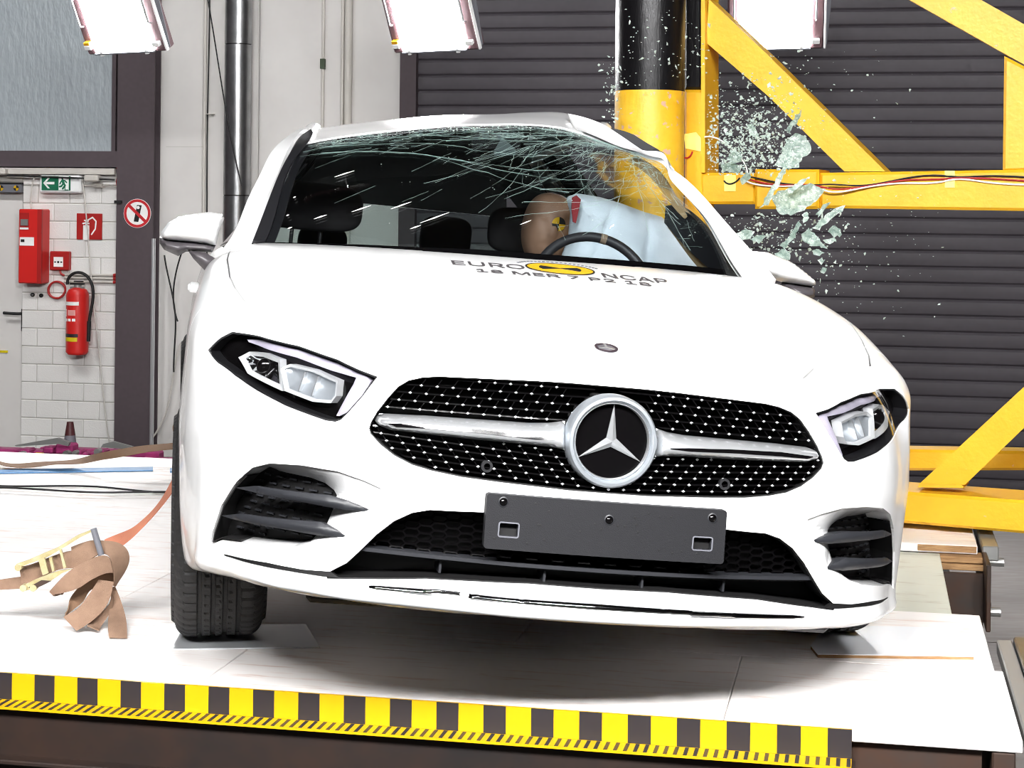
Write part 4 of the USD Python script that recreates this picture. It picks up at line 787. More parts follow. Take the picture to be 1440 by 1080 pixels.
O["headlight"] = DL.poly([(-0.860, 0.483, 0.717), (-0.834, 0.463, 0.750), (-0.809, 0.459, 0.766), (-0.755, 0.427, 0.764), (-0.664, 0.312, 0.754), (-0.582, 0.225, 0.736), (-0.537, 0.183, 0.720), (-0.498, 0.159, 0.710), (-0.528, 0.145, 0.666), (-0.555, 0.142, 0.630), (-0.569, 0.143, 0.613), (-0.581, 0.147, 0.607), (-0.601, 0.160, 0.607), (-0.635, 0.185, 0.614), (-0.687, 0.234, 0.626), (-0.748, 0.311, 0.648), (-0.795, 0.393, 0.670), (-0.837, 0.445, 0.693)])
O["drl"] = DL.poly([(-0.786, 0.439, 0.751), (-0.755, 0.415, 0.755), (-0.679, 0.314, 0.747), (-0.604, 0.232, 0.729), (-0.544, 0.182, 0.714), (-0.526, 0.170, 0.710), (-0.522, 0.160, 0.698), (-0.542, 0.149, 0.661), (-0.566, 0.147, 0.629), (-0.584, 0.153, 0.618), (-0.590, 0.157, 0.618), (-0.575, 0.162, 0.653), (-0.558, 0.172, 0.688), (-0.553, 0.178, 0.702), (-0.603, 0.216, 0.710), (-0.678, 0.295, 0.728), (-0.747, 0.378, 0.738), (-0.782, 0.432, 0.746)]); O["lens1"] = DL.poly([(-0.799, 0.422, 0.710), (-0.776, 0.410, 0.726), (-0.746, 0.365, 0.728), (-0.711, 0.315, 0.720), (-0.702, 0.263, 0.654), (-0.734, 0.302, 0.664), (-0.777, 0.372, 0.679)]); O["lens2"] = DL.poly([(-0.709, 0.299, 0.702), (-0.689, 0.290, 0.713), (-0.640, 0.242, 0.708), (-0.588, 0.192, 0.692), (-0.590, 0.174, 0.659), (-0.600, 0.173, 0.643), (-0.637, 0.198, 0.641), (-0.696, 0.258, 0.655)])
gl_ = np.array([(-0.086, 0.014, 0.513), (-0.163, 0.019, 0.516), (-0.237, 0.030, 0.518), (-0.312, 0.045, 0.521), (-0.375, 0.060, 0.528), (-0.416, 0.071, 0.536), (-0.454, 0.084, 0.551), (-0.485, 0.097, 0.571), (-0.507, 0.109, 0.591), (-0.511, 0.114, 0.602), (-0.508, 0.117, 0.615), (-0.497, 0.120, 0.637), (-0.476, 0.127, 0.668), (-0.455, 0.134, 0.694), (-0.433, 0.137, 0.709), (-0.403, 0.137, 0.718), (-0.369, 0.133, 0.723), (-0.281, 0.120, 0.727), (-0.166, 0.110, 0.732), (-0.087, 0.109, 0.734)]); gm = gl_[:, [0, 2]]
O["grille"] = Polygon(np.vstack([gm, (gm * [-1, 1])[::-1]])).buffer(0)
it = np.array([(-0.548, 0.114, 0.293), (-0.508, 0.098, 0.340), (-0.475, 0.088, 0.381), (-0.442, 0.078, 0.413), (-0.407, 0.068, 0.434), (-0.371, 0.059, 0.444), (-0.327, 0.049, 0.446), (-0.261, 0.035, 0.450), (-0.000, 0.012, 0.451), (0.262, 0.035, 0.445), (0.373, 0.059, 0.440), (0.420, 0.071, 0.424), (0.454, 0.081, 0.397), (0.497, 0.095, 0.347), (0.529, 0.106, 0.315), (0.566, 0.122, 0.289), (0.567, 0.120, 0.279), (0.512, 0.099, 0.286), (0.456, 0.081, 0.292), (0.365, 0.057, 0.303), (0.152, 0.018, 0.313), (-0.006, 0.012, 0.312), (-0.006, 0.012, 0.316), (-0.285, 0.040, 0.312), (-0.431, 0.075, 0.306), (-0.504, 0.097, 0.299), (-0.547, 0.112, 0.284)]); O["intake"] = Polygon(it[:, [0, 2]]).buffer(0)
O["intake"] = O["intake"].union(affinity.scale(O["intake"], -1, 1, origin=(0, 0))).buffer(.002)
DV = Dr(25)
O["vent"] = DV.poly([(-0.810, 0.372, 0.297), (-0.808, 0.368, 0.318), (-0.795, 0.347, 0.382), (-0.774, 0.312, 0.432), (-0.754, 0.282, 0.462), (-0.734, 0.255, 0.481), (-0.719, 0.238, 0.484), (-0.704, 0.222, 0.479), (-0.638, 0.166, 0.476), (-0.608, 0.146, 0.469), (-0.589, 0.135, 0.457), (-0.582, 0.131, 0.447), (-0.585, 0.133, 0.424), (-0.594, 0.137, 0.394), (-0.598, 0.140, 0.380), (-0.612, 0.149, 0.361), (-0.625, 0.157, 0.343), (-0.646, 0.172, 0.335), (-0.697, 0.215, 0.327), (-0.748, 0.278, 0.319), (-0.792, 0.346, 0.311)]); O["scoop"] = DV.poly([(-0.812, 0.374, 0.295), (-0.801, 0.355, 0.357), (-0.771, 0.308, 0.444), (-0.741, 0.264, 0.483), (-0.706, 0.224, 0.500), (-0.641, 0.168, 0.507), (-0.567, 0.123, 0.505), (-0.511, 0.100, 0.492), (-0.474, 0.087, 0.479), (-0.498, 0.095, 0.431), (-0.528, 0.106, 0.399), (-0.541, 0.111, 0.369), (-0.589, 0.135, 0.347), (-0.642, 0.169, 0.333), (-0.748, 0.277, 0.317), (-0.792, 0.346, 0.308)]).union(O["vent"].buffer(.004)); O["fin1"] = DV.poly([(-0.774, 0.312, 0.430), (-0.730, 0.251, 0.445), (-0.583, 0.131, 0.452), (-0.544, 0.112, 0.445), (-0.498, 0.095, 0.433), (-0.502, 0.096, 0.429), (-0.542, 0.111, 0.425), (-0.633, 0.163, 0.429), (-0.744, 0.268, 0.430)]); O["fin2"] = DV.poly([(-0.797, 0.350, 0.361), (-0.754, 0.284, 0.378), (-0.593, 0.137, 0.393), (-0.563, 0.121, 0.382), (-0.541, 0.111, 0.371), (-0.545, 0.113, 0.368), (-0.591, 0.136, 0.364), (-0.664, 0.186, 0.365), (-0.774, 0.316, 0.360)]); O["gap"] = DV.poly([(-0.805, 0.362, 0.278), (-0.785, 0.335, 0.278), (-0.693, 0.210, 0.286), (-0.620, 0.152, 0.286), (-0.562, 0.120, 0.291), (-0.547, 0.112, 0.283), (-0.583, 0.130, 0.282), (-0.656, 0.177, 0.281), (-0.744, 0.270, 0.279)]).buffer(.002)
ch = np.array([(-0.495, 0.090, 0.270), (-0.477, 0.085, 0.277), (-0.356, 0.054, 0.283), (-0.208, 0.023, 0.281), (-0.003, 0.010, 0.282), (0.237, 0.028, 0.277), (0.456, 0.078, 0.271), (0.500, 0.090, 0.266), (0.456, 0.073, 0.260), (0.196, 0.016, 0.264), (-0.003, 0.007, 0.266), (-0.003, 0.006, 0.265), (-0.170, 0.015, 0.268), (-0.319, 0.043, 0.272), (-0.465, 0.079, 0.267)]); O["chrome"] = Polygon(ch[:, [0, 2]]).buffer(.001)
O["bar"] = Polygon(np.array([(-0.498, 0.114, 0.618), (-0.493, 0.116, 0.628), (-0.478, 0.113, 0.633), (-0.393, 0.090, 0.638), (-0.282, 0.066, 0.641), (-0.170, 0.047, 0.644), (-0.131, 0.045, 0.648), (-0.101, 0.047, 0.656), (-0.099, 0.027, 0.596), (-0.119, 0.029, 0.599), (-0.168, 0.032, 0.601), (-0.317, 0.060, 0.601), (-0.465, 0.099, 0.603), (-0.491, 0.109, 0.610)])[:, [0, 2]]).buffer(0)

S = man(body_mesh())
# cabin, wheel arches, pole dent
def prism(pts, z0, z1):
    m = trimesh.creation.extrude_polygon(Polygon(pts).buffer(0), z1 - z0); m.apply_translation((0, 0, z0)); return man(m)
cabin_front = [(0, 1.12), (.3, 1.15), (.55, 1.225), (.70, 1.33), (.78, 1.42)]
cab = [(x, y) for x, y in cabin_front] + [(.80, 1.6), (.80, 3.6), (.62, 4.12), (0, 4.2)]
S = S - prism(cab + [(-x, y) for x, y in cab[::-1]][1:-1], .38, 1.6)
WL, WR = to_car(trimesh.Trimesh([(-.765, 4.70, .312)], [], process=False)).vertices[0], to_car(trimesh.Trimesh([(.83, 4.80, .312)], [], process=False)).vertices[0]
for c, s in ((WL, -1), (WR, 1)):
    S = S - man(cyl((s * .56, c[1], c[2] + .015), (s * 1.1, c[1], c[2] + .015), .375, 56))
for s in (-1, 1): S = S - man(cyl((s * .56, 3.70, .36), (s * 1.1, 3.70, .36), .37, 48))
RIGO = np.array([0.675, 6.62, 0]); RX = np.array([math.cos(math.radians(-22)), math.sin(math.radians(-22)), 0]); RN = np.array([-RX[1], RX[0], 0])
dent = np.vstack([[[PC[0] + (PR + .012) * math.cos(a), PC[1] + (PR + .012) * math.sin(a), z] for a in np.linspace(0, 6.28, 24) for z in (-.2, 3)], [RIGO + RX * s + RN * n + [0, 0, z] for s in (-.06, .60) for n in (-.02, .24) for z in (-.2, 3)]])
PCAR = (INV @ np.array([PC[0], PC[1], 0, 1]))[:3]; PCAR2 = (INV @ np.array([PC[0], PC[1], 2, 1]))[:3]
S = S - manifold3d.Manifold.hull_points(dent @ INV[:3, :3].T + INV[:3, 3])
# pockets
def both(m): return man(m) + man(mirror(m))
dh = dist_in(O["scoop"]); 
def scoop_depth(P):
    a = dh(P); ins = contains_xy(O["vent"], P[:, 0], P[:, 1]); b = np.where(ins, 0, shapely.distance(shapely.points(P), O["vent"])); r = np.clip(a / (a + b + 1e-6), 0, 1)
    return np.where(ins, .085, .004 + .05 * r ** 1.2)
S = S - both(relief(O["headlight"], DL, -.12, .05, .014))
S = S - man(relief(O["grille"], D0, -.12, .06, .014))
S = S - man(relief(O["intake"], D0, -.12, .11, .014))
_vr = lambda p: np.array(p.exterior.segmentize(.005).coords)[:-1]
S = S - both(relief(O["scoop"], DV, -.12, scoop_depth, .007, extra=np.vstack([_vr(O["vent"].buffer(.0006)), _vr(O["vent"].buffer(-.0012))])))
S = S - both(relief(O["gap"], DV, -.12, .012, .012))
# panels
hood_half = [(0, .150), (.2, .153), (.35, .178), (.45, .215), (.5, .26), (.56, .36), (.62, .42), (.672, .443), (.726, .47), (.755, .499), (.784, .585), (.807, .699), (.819, .796), (.825, 1.0), (.815, 1.2), (.775, 1.41), (.70, 1.32), (.55, 1.215), (.3, 1.14), (0, 1.11)]
hood_poly = Polygon(hood_half + [(-x, y) for x, y in hood_half[::-1]][1:-1]).buffer(0)
def prism_p(p, z0, z1): m = trimesh.creation.extrude_polygon(p, z1 - z0); m.apply_translation((0, 0, z0)); return man(m)
hood = S ^ prism_p(hood_poly.buffer(-.002), .60, 1.3)
rest = S - prism_p(hood_poly.buffer(.002), .60, 1.3)
def mbox(*a): return man(box(*a))
paint_part(car, "hood", hood, white_paint)
paint_part(car, "front_bumper", rest ^ mbox(-2, 2, -1, .655, -1, 2), white_paint)
mid = rest ^ mbox(-2, 2, .659, 1.46, -1, 2)
paint_part(car, "front_fender", mid ^ mbox(-2, -.3, -1, 9, -1, 2), white_paint); paint_part(car, "front_fender", mid ^ mbox(.3, 2, -1, 9, -1, 2), white_paint)
rear = rest ^ mbox(-2, 2, 1.464, 9, -1, 2)
for s in (-1, 1):
    x0, x1 = (-2, -.74) if s < 0 else (.74, 2)
    d_ = rear ^ mbox(x0, x1, 1.464, 2.55, .26, 2); paint_part(car, "front_door", d_, white_paint)
    d_ = rear ^ mbox(x0, x1, 2.556, 3.3, .26, 2); paint_part(car, "rear_door", d_, white_paint)
paint_part(car, "body_shell", rear - mbox(-2, -.74, 1.4, 3.303, .257, 2) - mbox(.74, 2, 1.4, 3.303, .257, 2), white_paint)
part(car, "engine_bulkhead", cat_([box(-.70, .70, .30, 1.10, .24, .28), box(-.56, .56, 1.1, 4.1, .2, .24), box(-.55, .55, .55, .60, .2, .58)]), black_plastic, False)
part(car, "undertray", cat_([bbox(-.60, .60, .22, 1.4, .205, .235, .01)]), black_plastic, False)

# grille, emblem, intakes
gr_in = O["grille"]
gp = part(car, "grille", relief(gr_in.buffer(-.001), D0, .050, .056, .02), dark_liner, False, "black diamond grille with chrome studs")
def rails(z0, z1, zs, wid=.0028):
    ls = [LineString([(-.6, z), (.6, z)]).buffer(wid / 2) for z in zs]; return [l.intersection(gr_in.buffer(-.003)) for l in ls]
def bow(z): return z
star_c = np.array([-.004, .012, .624])
part(gp, "liner_wall", relief(gr_in.buffer(.0004).difference(gr_in.buffer(-.0025)), D0, .006, .055, .02), dark_liner, False)
rl_, pins = [], []
keep = gr_in.buffer(-.007).difference(Point(0, star_c[2]).buffer(.096, quad_segs=12))
barz = box
barp = O["bar"].union(affinity.scale(O["bar"], -1, 1, origin=(0, 0)))
keep2 = keep.difference(barp.buffer(.003))
zs_up = [.636 + .0165 * i for i in range(7)]; zs_dn = [.590 - .0135 * i for i in range(7)]
for up, zs in ((1, zs_up), (0, zs_dn)):
    for i, z in enumerate(zs):
        for s in (-1, 1):
            seg = LineString([(s * .03, z + (.006 if up else 0)), (s * .55, z - (.004 if up else -.02))]).buffer(.0014).intersection(keep2)
            for g in (seg.geoms if hasattr(seg, "geoms") else [seg]):
                if g.geom_type == "Polygon" and g.area > 1e-5: rl_.append(relief(g, D0, .008, .05, .02))
            for j in range(20):
                x = .062 + .0335 * j + (.0105 * i if up else -.0125 * i) - (.0 if up else .0)
                zz = z + (.006 if up else 0) + (x - .03) / .52 * (-.010 if up else .02)
                if contains_xy(keep2, s * x, zz): pins.append((s * x, zz, s * (1 if up else -1)))
part(gp, "grille_rails", cat_(rl_), black_gloss, False, kind="stuff")
P = np.array(pins); B = D0.base(P[:, :2]); pm_ = []; cm_ = []
for b, (x, z, s) in zip(B, pins):
    o = trimesh.Trimesh([(-.0042, 0, 0), (.0042, 0, 0), (0, 0, .0031), (0, 0, -.0031), (0, -.0035, 0), (0, .012, 0)], [(0, 4, 2), (2, 4, 1), (1, 4, 3), (3, 4, 0), (0, 2, 5), (2, 1, 5), (1, 3, 5), (3, 0, 5)], process=False)
    o.invert() if o.volume < 0 else None
    o.apply_translation(b + [0, .005, 0]); pm_.append(o)
    cm_.append(tube([b + [0, .012, 0], b + [-s * .0108, .02, .0145 if s * x > 0 else .0135]], .0014, 4))
part(gp, "grille_studs", cat_(pm_), stud_silver, False, "chrome studs", kind="stuff")
part(gp, "diagonal_ribs", cat_(cm_), black_gloss, False, kind="stuff")
for x in (-.262, .262):
    b = D0.base(np.array([[x, .548]]))[0]; part(gp, "parking_sensor", cat_([lathe([(.007, 0), (.0125, 0), (.0125, .012), (.007, .012)], 24, axis="y", at=b + [0, .012, 0])]), black_plastic)
db = dist_in(O["bar"])
bar_m = relief(O["bar"], D0, lambda P: .004 - .026 * np.sqrt(np.clip(1 - (1 - np.clip(db(P) / .016, 0, 1)) ** 2, 0, 1)), .04, .006)
gv = lambda P: .0
streak_poly = Polygon(np.array([(-0.473, 0.106, 0.618), (-0.392, 0.085, 0.624), (-0.281, 0.059, 0.624), (-0.169, 0.039, 0.621), (-0.127, 0.035, 0.618), (-0.169, 0.037, 0.616), (-0.281, 0.057, 0.618), (-0.392, 0.082, 0.617), (-0.458, 0.100, 0.614)])[:, [0, 2]]).buffer(.0008); g_m = relief(streak_poly, D0, lambda P: .0025 - .026 * np.sqrt(np.clip(1 - (1 - np.clip(db(P) / .016, 0, 1)) ** 2, 0, 1)), .0, .005)
for mm_ in (lambda m: m, mirror):
    bp_ = part(car, "grille_bar", mm_(bar_m), chrome, 50, "chrome bar"); part(bp_, "bar_dark_reflection", mm_(g_m), black_gloss, 40)  # dark reflection streak of the chrome, built in as a black strip
em = part(car, "star_badge", lathe([(0, -.03), (.083, -.03), (.083, .004), (0, .004)], 64, axis="y", at=star_c + [0, .012, 0]), black_gloss, 30, "large round badge with a chrome three pointed star in a silver ring")
part(em, "outer_ring", lathe([(.083, .0), (.084, .010), (.088, .016), (.094, .015), (.0985, .006), (.0995, -.03), (.083, -.03)], 72, axis="y", at=star_c + [0, 0, 0]), satin_silver, 40)
part(em, "inner_ring", lathe([(.0785, -.004), (.079, .005), (.081, .009), (.0835, .006), (.084, -.004)], 72, axis="y", at=star_c), chrome, 40)
def star(R, rin, hgt, c):
    v = [(0, -hgt, 0)]; rim = []
    for k in range(3):
        a = math.radians(90 + 120 * k); b = math.radians(150 + 120 * k)
        rim += [(R * math.cos(a), -.001, R * math.sin(a)), (rin * math.cos(b), -.001, rin * math.sin(b))]
    v += rim; v += [(x, .004, z) for x, y, z in rim]; fa = []
    for k in range(6):
        k2 = (k + 1) % 6; fa += [(0, 1 + k, 1 + k2), (1 + k, 7 + k, 7 + k2), (1 + k, 7 + k2, 1 + k2)]
    fa += [(7, 7 + k + 1, 7 + k) for k in range(1, 5)]
    m = trimesh.Trimesh(np.array(v) + c, fa, process=False); m.fix_normals(); return m
part(em, "star", star(.0795, .0125, .013, star_c + [0, .006, 0]), chrome, False)
ip = part(car, "lower_intake", relief(O["intake"].buffer(-.001), D0, .095, .104, .02), dark_liner, False, "black lower air intake")
part(ip, "liner_wall", relief(O["intake"].buffer(.0004).difference(O["intake"].buffer(-.003)), D0, .005, .10, .02), dark_liner, False)
cells = []
for i in range(-26, 27):
    for j in range(14):
        cx, cz = i * .0285, .455 - j * .0165 - (i % 2) * .00825
        cells.append(Polygon([(cx - .0165, cz), (cx - .0105, cz + .0068), (cx + .0105, cz + .0068), (cx + .0165, cz), (cx + .0105, cz - .0068), (cx - .0105, cz - .0068)]))
shelf = [(-.56, .345), (.56, .345)]
hz_poly = O["intake"].buffer(-.001).intersection(shapely.box(-1, .352, 1, 1))
hc = hz_poly.difference(shapely.union_all(cells)).buffer(.0004)
hc = shapely.union_all([g for g in (hc.geoms if hasattr(hc, "geoms") else [hc]) if g.area > 2e-5])
part(ip, "honeycomb_mesh", relief(hc, D0, .045, .062, .02), black_gloss, False)
part(ip, "shelf_bar", relief(O["intake"].buffer(-.001).intersection(shapely.box(-1, .343, 1, .351)), D0, lambda P: .012 + 0 * P[:, 0], .10, .02), fin_plastic, False)
part(ip, "shelf_bar", relief(O["intake"].buffer(-.001).intersection(shapely.box(-1, .338, 1, .342)), D0, lambda P: .020 + 0 * P[:, 0], .10, .02), black_plastic, False)
for x in (-.335, -.115, .10, .29): part(ip, "shelf_rib", relief(shapely.box(x - .0025, .312, x + .0025, .341).intersection(O["intake"]), D0, .03, .10, .01), fin_plastic, False)
db2 = dist_in(O["chrome"])
part(car, "lip_trim", relief(O["chrome"], D0, lambda P: .002 - .012 * np.sqrt(np.clip(1 - (1 - np.clip(db2(P) / .008, 0, 1)) ** 2, 0, 1)), .02, .007), mirror_chrome, 60, "chrome trim along the front lip")
for mir in (lambda m: m, mirror):
    vp = part(car, "air_vent", mir(relief(O["vent"].buffer(-.0005), DV, .078, .084, .016)), dark_liner, False, "black side air vent with two fins")
    x0_ = O["vent"].bounds[0]; wall_ = O["vent"].buffer(.0004).difference(O["vent"].buffer(-.0025)).intersection(shapely.box(x0_ - .01, -1, x0_ + .09, 2))
    part(vp, "liner_wall", mir(relief(wall_, DV, .006, .083, .006)), dark_liner, False)
    for k in ("fin1", "fin2"):
        df = dist_in(O[k]); part(vp, "vent_fin", mir(relief(O[k], DV, lambda P: .004 - .016 * np.clip(df(P) / .02, 0, 1), lambda P: .012 + .055 * np.clip(df(P) / .012, 0, 1), .008)), fin_plastic, 40)
    x0, z0, x1, z1 = O["vent"].bounds; dd = []
    for j, z in enumerate(np.arange(z0, z1, .0165)):
        for a in np.arange(x0 + (j % 2) * .018, x1, .036):
            g = shapely.box(a, z, a + .020, z + .0035)
            if O["vent"].buffer(-.004).contains(g): dd.append(relief(g, DV, .070, .08, .03))
    part(vp, "mesh_bars", mir(cat_(dd)), fin_plastic, False, kind="stuff")
    part(car, "splitter_gap", mir(relief(O["gap"].buffer(-.001), DV, .0015, .011, .012)), dark_liner, False)
    # headlight
    hl = part(car, "headlight", mir(relief(O["headlight"].buffer(-.0008), DL, .044, .048, .016)), black_gloss, False, "headlight with a dark housing")
    d1 = dist_in(O["drl"]); part(hl, "light_strip", mir(relief(O["drl"], DL, lambda P: .022 - .006 * np.clip(d1(P) / .008, 0, 1), .046, .008)), mat("drl_white", "#c6c0d2", .2, coat=.5), 50, "white daytime running light strip")
    for k, hole in (("lens1", .0085), ("lens2", .006)):
        pl = O[k]; ring_ = pl.difference(pl.buffer(-hole)); dr_ = dist_in(pl)
        bz = part(hl, "bezel", mir(relief(ring_, DL, lambda P: .016 + .010 * np.clip(dr_(P) / .012, 0, 1), .046, .007)), stud_silver, 40)
        inn = pl.buffer(-hole + .001); di = dist_in(inn); mx = di(np.array([[inn.centroid.x, inn.centroid.y]]))[0]
        part(hl, "reflector", mir(relief(inn, DL, lambda P: .026 + .016 * np.clip(di(P) / mx, 0, 1) ** .6, .047, .007)), mirror_chrome if k == "lens1" else satin_silver, 40)
        c3 = DL.base(np.array([[inn.centroid.x, inn.centroid.y]]))[0] + DL.D * .034
        if k == "lens1":
            b_ = trimesh.creation.icosphere(3, .021); b_.apply_scale((1, .6, 1)); b_.apply_translation(c3); part(hl, "projector_lens", mir(b_), black_gloss, 60)
        else:
            for off in (-.022, .016):
                g = shapely.box(inn.centroid.x + off - .0015, inn.bounds[1], inn.centroid.x + off + .0015, inn.bounds[3]).intersection(inn.buffer(-.004)); part(hl, "reflector_rib", mir(relief(g, DL, .022, .046, .01)), chrome, False)
    edge = O["headlight"].difference(O["headlight"].buffer(-.004)); part(hl, "rim_seal", mir(relief(edge, DL, .004, .047, .012)), black_plastic, False)
    part(hl, "lens_cover", mir(relief(O["headlight"].buffer(-.0012), DL, .0015, .0035, .012)), glass_clear, 60)
# number plate holder
pq = Polygon([(-.2635, .497), (.2600, .497), (.2625, .3825), (-.2605, .3825)]).buffer(-.007).buffer(.007, quad_segs=6)
holes = [shapely.box(-.231, .411, -.192, .438).buffer(-.003).buffer(.003), shapely.box(.190, .411, .231, .436).buffer(-.003).buffer(.003)]
pb_ = lambda P: np.c_[P[:, 0], -.012 + .16 * P[:, 0] ** 2, P[:, 1]]
plh = part(car, "plate_holder", relief(pq.difference(shapely.union_all(holes)), D0, .0, .022, .02, base=pb_), grey_plastic, 20, "dark grey empty number plate holder")
part(plh, "backing", relief(pq.buffer(-.004), D0, .016, .022, .03, base=pb_), dark_liner, False)
for h in holes: part(plh, "slot_rim", relief(h.buffer(.003).difference(h), D0, -.0012, .01, .01, base=pb_), grip_grey, False)
for x, z in ((-.228, .482), (0, .461), (.228, .479)):
    b = pb_(np.array([[x, z]]))[0]; part(plh, "screw", lathe([(0, .005), (.005, .0045), (.0085, .001), (.0085, -.004), (0, -.004)], 20, axis="y", at=b), black_gloss, 40)
    part(plh, "washer", lathe([(.0085, .002), (.011, .001), (.011, -.004), (.0085, -.004)], 20, axis="y", at=b), fin_plastic, 30)
dd = []
for x, z in ((-.16, .484), (-.13, .47), (-.15, .44), (-.145, .44), (-.06, .432), (-.24, .405), (-.135, .41), (-.17, .40), (.055, .47), (.085, .48), (.11, .475), (.06, .455), (.035, .45), (.065, .44), (.135, .476), (.115, .405), (.145, .40), (.165, .405), (.2, .402), (-.03, .45), (.02, .45), (-.015, .44)):
    b = pb_(np.array([[x, z]]))[0]; dd.append(lathe([(0, .0012), (.0022, .001), (.0022, -.002), (0, -.002)], 8, axis="y", at=b))
part(plh, "pin_marks", cat_(dd), black_flat, False, kind="stuff")
# markings on the hood
def on_hood(m, lift=.0012):
    v = np.array(m.vertices); o = np.c_[v[:, 0], v[:, 1], np.full(len(v), 1.6)]; b = on_rays(o, np.broadcast_to([0, 0, -1.], o.shape), 0, 1.2); m = m.copy(); m.vertices = b + np.c_[np.zeros((len(v), 2)), v[:, 2] + lift]; return m
def fine(poly, h=.001, step=.012):
    P, F_ = tri2(poly, step); n = len(P); e = np.vstack([F_[:, [0, 1]], F_[:, [1, 2]], F_[:, [2, 0]]]); key = np.sort(e, 1); _, inv, cnt = np.unique(key, axis=0, return_inverse=True, return_counts=True); e = e[cnt[inv.ravel()] == 1]
    return trimesh.Trimesh(np.vstack([np.c_[P, np.full(n, h)], np.c_[P, np.zeros(n)]]), np.vstack([F_, F_[:, ::-1] + n, np.c_[e[:, 1], e[:, 0], e[:, 0] + n], np.c_[e[:, 1], e[:, 0] + n, e[:, 1] + n]]), process=False)
def hood_text(txt, x0, x1, y0, hgt, name):
    m = meshkit.text_mesh(txt, hgt, .001, False); b = m.bounds; m.apply_translation(-b[0]); m.apply_scale(((x1 - x0) / (b[1][0] - b[0][0]), 1, 1)); m = m.subdivide_to_size(.03); m.apply_translation((x0, y0, 0))
    part(car, name, on_hood(m), mat("hood_print", "#4a4648", .6), False)
mc = np.array([.055, .990])
part(car, "target_disc", on_hood(fine(affinity.scale(Point(*mc).buffer(.092), 1, .62))), yellow_paint, False, "yellow round crash target sticker on the hood")
for q in (0, 2):
    aa = np.radians([20 + 90 * q, 35 + 90 * q, 50 + 90 * q, 65 + 90 * q, 80 + 90 * q]) - math.radians(50 - 0) + math.radians(0)
    part(car, "target_sector", on_hood(fine(affinity.scale(Polygon([tuple(mc)] + [tuple(mc + .058 * np.array([math.cos(t), math.sin(t)])) for t in aa]), 1, .62, origin=tuple(mc))), .0025), black_flat, False)
part(car, "target_ring", on_hood(fine(affinity.scale(Point(*mc).buffer(.095).difference(Point(*mc).buffer(.0905)), 1, .62, origin=tuple(mc)), step=.006), .002), black_flat, False)
hood_text("EURO", -.24, -.045, .955, .045, "hood_lettering"); hood_text("NCAP", .165, .345, .935, .045, "hood_lettering")
hood_text("18 MER 7 P2 18", -.185, .285, .885, .034, "hood_lettering")
ts = []
for k, a in enumerate(np.linspace(150, 30, 22)):
    t_ = math.radians(a); ts.append(affinity.rotate(shapely.box(mc[0] + .125 * math.cos(t_) - .003, mc[1] + .085 * math.sin(t_) - .003, mc[0] + .125 * math.cos(t_) + .003, mc[1] + .085 * math.sin(t_) + .003), a))
part(car, "target_ring", cat_([on_hood(fine(g)) for g in ts]), grip_grey, False, kind="stuff")
ec = np.array((0.0286, 0.2727, 0.8088))[:2]
hb = part(car, "hood_badge", on_hood(fine(Point(*ec).buffer(.026)), .001), mat("badge_grey", "#8d8a90", .3, .6), False, "small round hood badge")
part(hb, "badge_ring", on_hood(fine(Point(*ec).buffer(.027).difference(Point(*ec).buffer(.021)), step=.006), .003), mat("badge_dark", "#3a2f36", .4), False)
part(hb, "badge_star", on_hood(fine(shapely.union_all([LineString([tuple(ec), tuple(ec + .02 * np.array([math.cos(t), math.sin(t)]))]).buffer(.003) for t in np.radians([90, 210, 330])]), step=.006), .003), chrome, False)

# windscreen, pillars, roof
def coons(bot, top, left, right, n=50, m=28):
    B, T_, L, R_ = pch(bot, n), pch(top, n), pch(left, m), pch(right, m); u = np.linspace(0, 1, n)[:, None, None]; v = np.linspace(0, 1, m)[None, :, None]
    return (1 - v) * B[:, None] + v * T_[:, None] + (1 - u) * L[None] + u * R_[None] - ((1 - u) * (1 - v) * B[0] + u * (1 - v) * B[-1] + (1 - u) * v * T_[0] + u * v * T_[-1])
ws_b = [(-0.7295, 1.3750, 0.9731), (-0.6378, 1.2750, 0.9789), (-0.4476, 1.2050, 0.9902), (-0.3049, 1.1650, 0.9960), (-0.0923, 1.1350, 1.0055), (0.0176, 1.1350, 1.0071), (0.2266, 1.1650, 1.0106), (0.3917, 1.2050, 1.0135), (0.5351, 1.2650, 1.0158), (0.6563, 1.3300, 1.0156)]
ws_t = [(-0.5982, 1.9300, 1.3045), (-0.5241, 1.9000, 1.3252), (-0.3619, 1.8750, 1.3623), (-0.1972, 1.8620, 1.3949), (-0.0070, 1.8550, 1.4217), (0.1470, 1.8600, 1.4364), (0.2073, 1.8700, 1.4344), (0.2783, 1.8900, 1.4226), (0.3459, 1.8700, 1.4045), (0.4321, 1.8300, 1.3816)]
ws_l = [(-0.7295, 1.3750, 0.9731), (-0.7042, 1.4800, 1.0474), (-0.6803, 1.6200, 1.1448), (-0.6421, 1.8000, 1.2442), (-0.5982, 1.9300, 1.3045)]
ws_r = [(0.6563, 1.3300, 1.0156), (0.6107, 1.4000, 1.1054), (0.5773, 1.5000, 1.1907), (0.5320, 1.6200, 1.2721), (0.5072, 1.7400, 1.3499), (0.4321, 1.8300, 1.3816)]
WS = coons(ws_b, ws_t, ws_l, ws_r)
part(car, "windscreen", grid(WS, .005), glass_screen, 60, "cracked windscreen")
stage_ws = f"{car}/windscreen"
from scipy.interpolate import RegularGridInterpolator
_wsi = RegularGridInterpolator((np.linspace(0, 1, WS.shape[0]), np.linspace(0, 1, WS.shape[1])), WS, bounds_error=False, fill_value=None)
_wsn = np.cross(np.gradient(WS, axis=0), np.gradient(WS, axis=1)); _wsn /= np.linalg.norm(_wsn, axis=-1, keepdims=True); _wsn *= -np.sign(_wsn[..., 1:2])
